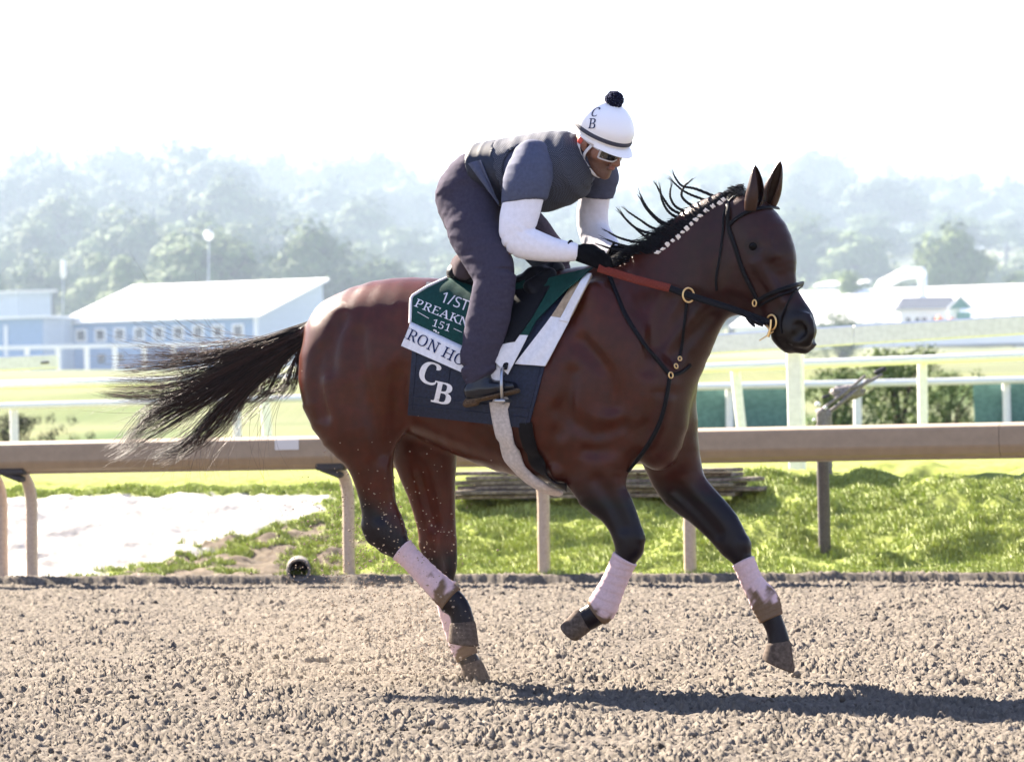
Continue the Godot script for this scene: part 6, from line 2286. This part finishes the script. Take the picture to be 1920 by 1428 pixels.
	var collar := limb([[hp(1094, 300, 0.0), 0.055, 0.075, 0.0], [hp(1112, 290, 0.0), 0.06, 0.10, 0.0]], Z, 0.02, 1)
	var w_at := hp(896, 318)
	var w_n := (hp(1060, 268) - hp(898, 318)).normalized()
	var pan_at := hp(958, 330)
	var waist := func(p: Vector3) -> float: return maxf(maxf((w_at - p).dot(w_n), -near_hole.dist(p)), maxf(-far_hole.dist(p), -collar.dist(p)))
	part("vest", net([torso], 0.0105, null, 0.014, waist, soft_folds), M.vest, person)
	# plain panels on the side and the lower back of the vest
	var panel := func(p: Vector3) -> float:
		var q := waist.call(p) as float
		var lim := (p - pan_at).dot(w_n)
		return maxf(q, lim)
	part("back_panel", net([torso], 0.011, null, 0.017, panel), M.vest_plain, person)
	# shirt tail hanging out between vest and trousers
	var tail := MB.new()
	var rows := []
	for j in 9:
		var row := []
		var f := j / 8.0
		for i in 6:
			var g := i / 5.0
			var a := Vector2(878, 306).lerp(Vector2(934, 380), f)
			var b := Vector2(902, 300).lerp(Vector2(936, 384), pow(f, 1.4))
			var q := a.lerp(b, g)
			row.append(hp(q.x, q.y, 0.165 + 0.012 * sin(f * PI) + 0.006 * sin(g * 7.0)))
		rows.append(row)
	tail = slab(rows, 0.004)
	part("shirt_tail", tail.mesh(), M.shirt, person)
	# --- helmet with silk cover
	var hel := MB.new()
	rows = []
	var dome := []
	for j in 19:
		var th := lerpf(0.004, 1.80, j / 18.0)
		var row := []
		for k in 40:
			var an := TAU * k / 40.0
			var d := Vector3(sin(th) * cos(an), cos(th), sin(th) * sin(an))
			var seam := 1.0 - 0.006 * exp(-pow(fposmod(an * 8.0 / TAU + 0.5, 1.0) - 0.5, 2.0) * 900.0)
			var low := maxf(0.0, th - 1.25) * 0.03
			row.append(hx * (Vector3(-0.006, 0.050, 0) + Vector3(d.x * (0.135 - low), d.y * 0.122, d.z * (0.113 - low)) * seam))
		rows.append(row)
	hel.sheet(rows, true, true)
	hel.smooth_normals()
	var hm := part("helmet", hel.mesh(), M.helmet, person)
	var rim := func(drop: float, r: float, flat: float, grow: float, from := 0.0, to := TAU) -> MB:
		var mb := MB.new()
		var pts := PackedVector3Array()
		var nr := PackedVector3Array()
		for i in 49:
			var an := lerpf(from, to, i / 48.0)
			var th: float = acos(clampf(-drop / 0.122, -1, 1))
			var d := Vector3(sin(th) * cos(an), 0, sin(th) * sin(an))
			pts.append(hx * (Vector3(-0.006, 0.050 - drop, 0) + Vector3(d.x * (0.135 + grow), 0, d.z * (0.113 + grow))))
			nr.append(hb * Vector3(cos(an), 0.15, sin(an)).normalized())
		mb.tube(pts, r, 8, flat, nr, from != 0.0)
		return mb
	part("hat_band", rim.call(-0.002, 0.0085, 0.2, -0.006).mesh(), M.band, hm)
	part("lower_rim", rim.call(0.026, 0.007, 0.4, -0.016).mesh(), M.helmet, hm)
	var pk := MB.new()
	rows = []
	for j in 6:
		var row := []
		for k in 21:
			var an := lerpf(-1.15, 1.15, k / 20.0)
			var f := j / 5.0
			var out: float = 0.118 + 0.042 * f * sqrt(maxf(0.0, cos(an * 1.30)))
			row.append(hx * Vector3(-0.006 + cos(an) * out, 0.036 - 0.010 * f - 0.012 * f * f, sin(an) * (0.098 + 0.016 * f * cos(an))))
		rows.append(row)
	pk = slab(rows, 0.003)
	part("peak", pk.mesh(), M.helmet, hm)
	var pom := MB.new()
	var pc := hx * Vector3(-0.004, 0.180, 0.0) + Vector3(0, 0.004, 0)
	for i in 520:
		var d := Vector3(rng.randfn(), rng.randfn(), rng.randfn()).normalized()
		var e := pc + d * rng.randf_range(0.030, 0.038) + Vector3(0, 0, 0)
		pom.tube(PackedVector3Array([pc + d * 0.010, pc.lerp(e, 0.7), e]), [0.002, 0.004, 0.0045], 5, 1.0, null, true)
	part("pompom", pom.mesh(), mat(0.018, 0.020, 0.045, 1.0, 0.2), hm)
	# initials on the cover
	for q in [["C", -0.010, 0.132, 0.034], ["B", 0.010, 0.094, 0.038]]:
		part("letter", helmet_letter(q[0], q[1], q[2], q[3], hx).mesh(), M.navy_ink, hm)
	# goggles, strap, ear piece and chin strap
	var gl := MB.new()
	rows = []
	for j in 7:
		var row := []
		for k in 17:
			var an := lerpf(-1.05, 1.05, k / 16.0)
			var f := j / 6.0
			var nose: float = 0.014 * exp(-pow(an * 5.0, 2.0)) * f
			row.append(hx * Vector3(0.020 + cos(an) * (0.096 - 0.006 * f), lerpf(0.018, -0.026, f) + nose, sin(an) * (0.080 - 0.004 * f)))
		rows.append(row)
	gl = slab(rows, 0.003)
	var gg := part("goggles", gl.mesh(), M.lens, person)
	var gf := MB.new()
	for j in [0, 6]:
		gf.tube(PackedVector3Array(rows[j]), 0.0035, 6)
	for k in [0, 16]:
		var e := PackedVector3Array()
		for j in 7: e.append(rows[j][k])
		gf.tube(e, 0.0045, 6)
	part("goggle_frame", gf.mesh(), M.clear_frame, gg)
	for s in [1.0, -1.0]:
		var gs := MB.new()
		var gp := [hp_.call(0.062, 0.010, s * 0.074), hp_.call(0.02, 0.014, s * 0.082), hp_.call(-0.03, 0.020, s * 0.082), hp_.call(-0.075, 0.026, s * 0.062)]
		gs.tube(curve(gp, 4), 0.0085, 8, 0.25, lat * s)
		part("goggle_strap", gs.mesh(), M.clear_frame, gg)
		var cs := MB.new()
		cs.tube(curve([hp_.call(-0.045, 0.03, s * 0.078), hp_.call(-0.025, -0.03, s * 0.083), hp_.call(0.005, -0.068, s * 0.066), hp_.call(0.045, -0.105, s * 0.036), hp_.call(0.058, -0.120, 0.0)], 4), 0.0075, 8, 0.3, lat * s)
		cs.tube(curve([hp_.call(0.035, 0.025, s * 0.078), hp_.call(0.01, -0.03, s * 0.080), hp_.call(0.005, -0.068, s * 0.066)], 4), 0.0065, 8, 0.3, lat * s)
		part("chin_strap", cs.mesh(), M.white_cloth, hm)
	var er := MB.new()
	er.blob(hx * Transform3D(Basis().scaled(Vector3(0.014, 0.017, 0.010)), Vector3(-0.030, 0.002, 0.082)), fold_noise, 0.05)
	part("ear_pad", er.mesh(), M.ear_red, hm)
	# --- gloved hands closed on the reins
	glove(person, [hp(1076, 472, 0.19), hp(1098, 478, 0.185), hp(1118, 484, 0.18)], 0.19, 1.0)
	glove(person, [hp(1156, 476, -0.10), hp(1168, 480, -0.09), hp(1182, 484, -0.08)], -0.10, -1.0)
	# --- boots
	boot(person, 0.305, [0.0, 0.0])
	boot(person, -0.305, [92.0, 6.0])

func helmet_letter(ch: String, x: float, y: float, high: float, hx: Transform3D) -> MB:
	var f := SystemFont.new()
	f.font_names = PackedStringArray(["Droid Serif"])
	f.font_italic = true
	f.font_weight = 500
	var tm := TextMesh.new()
	tm.font = f
	tm.text = ch
	tm.font_size = 64
	tm.depth = 0.0
	tm.curve_step = 2.0
	var arr := tm.surface_get_arrays(0)
	var v: PackedVector3Array = arr[Mesh.ARRAY_VERTEX]
	var ix: PackedInt32Array = arr[Mesh.ARRAY_INDEX]
	var lo := Vector3(1e9, 1e9, 0)
	var hi := -lo
	for p in v:
		lo = lo.min(p); hi = hi.max(p)
	var k := high / (hi.y - lo.y)
	var mb := MB.new()
	for p in v:
		var q := Vector2(x, y) + Vector2(p.x - (lo.x + hi.x) * 0.5, p.y - (lo.y + hi.y) * 0.5).rotated(0.45) * k
		var e := Vector2((q.x + 0.006) / 0.135, (q.y - 0.050) / 0.122)
		var z := 0.113 * sqrt(maxf(0.0, 1.0 - e.length_squared()))
		var n := Vector3((q.x + 0.006) / pow(0.135, 2), (q.y - 0.05) / pow(0.122, 2), z / pow(0.113, 2)).normalized()
		mb.put(hx * (Vector3(q.x, q.y, z) + n * 0.0016), hx.basis * n)
	mb.ix = ix.duplicate() if ix.size() else PackedInt32Array(range(v.size()))
	return mb

func glove(person: Node3D, c: Array, w: float, side: float) -> void:
	var d: Vector3 = (c[2] - c[0]).normalized()
	var down := Vector3(0.15, -0.85, 0.0).normalized()
	var out := Vector3(0, 0, side)
	var l := [limb([[c[0] - d * 0.02, 0.033, 0.030, 0.0], [c[0] + d * 0.01, 0.032, 0.029, 0.0], [c[1], 0.036, 0.024, 0.0], [c[2] + d * 0.02, 0.037, 0.022, 0.0]], Vector3(0, 0, 1), 0.015, 2, 0.5)]
	# fingers leave the knuckles, bend down and close back under the rein
	for i in 4:
		var lens: float = [0.9, 1.0, 0.95, 0.78][i]
		var k: Vector3 = c[2] + d * 0.022 + Vector3(0, 0.026 - 0.017 * i, 0) + out * 0.010
		var p1 := k + (d * 0.026 + out * 0.012 + down * 0.006) * lens
		var p2 := p1 + (down * 0.016 - out * 0.018 + d * 0.008) * lens
		var p3 := p2 + (-d * 0.020 - out * 0.010) * lens
		l.append(limb([[k - d * 0.012, 0.0095, 0.0095, 0.0], [p1, 0.0092, 0.0092, 0.0], [p2, 0.0088, 0.0088, 0.0], [p3, 0.0078, 0.0078, 0.0]], Vector3(0, 0.3, 1).normalized(), 0.006, 2))
	var tb: Vector3 = c[1] + Vector3(0, 0.030, 0) - out * 0.006
	l.append(limb([[tb - d * 0.01, 0.013, 0.013, 0.0], [tb + d * 0.025 + Vector3(0, 0.008, 0), 0.0115, 0.0115, 0.0], [tb + d * 0.052 + Vector3(0, 0.002, 0) - out * 0.004, 0.0095, 0.0095, 0.0]], Vector3(0, 0, 1), 0.008, 2))
	var g := part("glove", net(l, 0.0048, null, 0.0, null, soft_folds), M.glove, person)
	var cuff := MB.new()
	var pts := PackedVector3Array()
	for i in 21:
		var an := TAU * i / 20.0
		var u := d.cross(Vector3(0, 0, 1)).normalized()
		pts.append(c[0] - d * 0.022 + u * (cos(an) * 0.036) + Vector3(0, 0, 1) * (sin(an) * 0.033))
	cuff.tube(pts, 0.006, 6, 1.0, null, false)
	part("cuff", cuff.mesh(), M.glove, g)

func boot(person: Node3D, w: float, o: Array) -> void:
	var Q := func(x: float, y: float, dw := 0.0) -> Vector3: return hp(x + o[0], y + o[1], w + dw)
	var l := [limb([[Q.call(902, 690), 0.042, 0.040, 0.0], [Q.call(900, 712), 0.042, 0.040, 0.0], [Q.call(892, 732), 0.040, 0.038, 0.0]], Vector3(0, 0, 1), 0.02, 2, 0.5),
		limb([[Q.call(884, 736), 0.032, 0.036, 0.0], [Q.call(912, 730), 0.036, 0.040, 0.0], [Q.call(940, 726), 0.027, 0.044, 0.0], [Q.call(962, 724), 0.018, 0.036, 0.0]], Vector3(0, 0, 1), 0.025, 2, 0.9)]
	var b := part("boot", net(l, 0.0065), M.boot, person)
	var sole := [limb([[Q.call(877, 752), 0.012, 0.034, 0.0], [Q.call(905, 747), 0.010, 0.032, 0.0], [Q.call(940, 740), 0.010, 0.044, 0.0], [Q.call(970, 732), 0.010, 0.034, 0.0]], Vector3(0, 0, 1), 0.01, 2, 0.9), limb([[Q.call(874, 758), 0.012, 0.033, 0.0], [Q.call(892, 755), 0.012, 0.033, 0.0]], Vector3(0, 0, 1), 0.01, 1, 0.8)]
	part("sole", net(sole, 0.006), M.boot_sole, b)
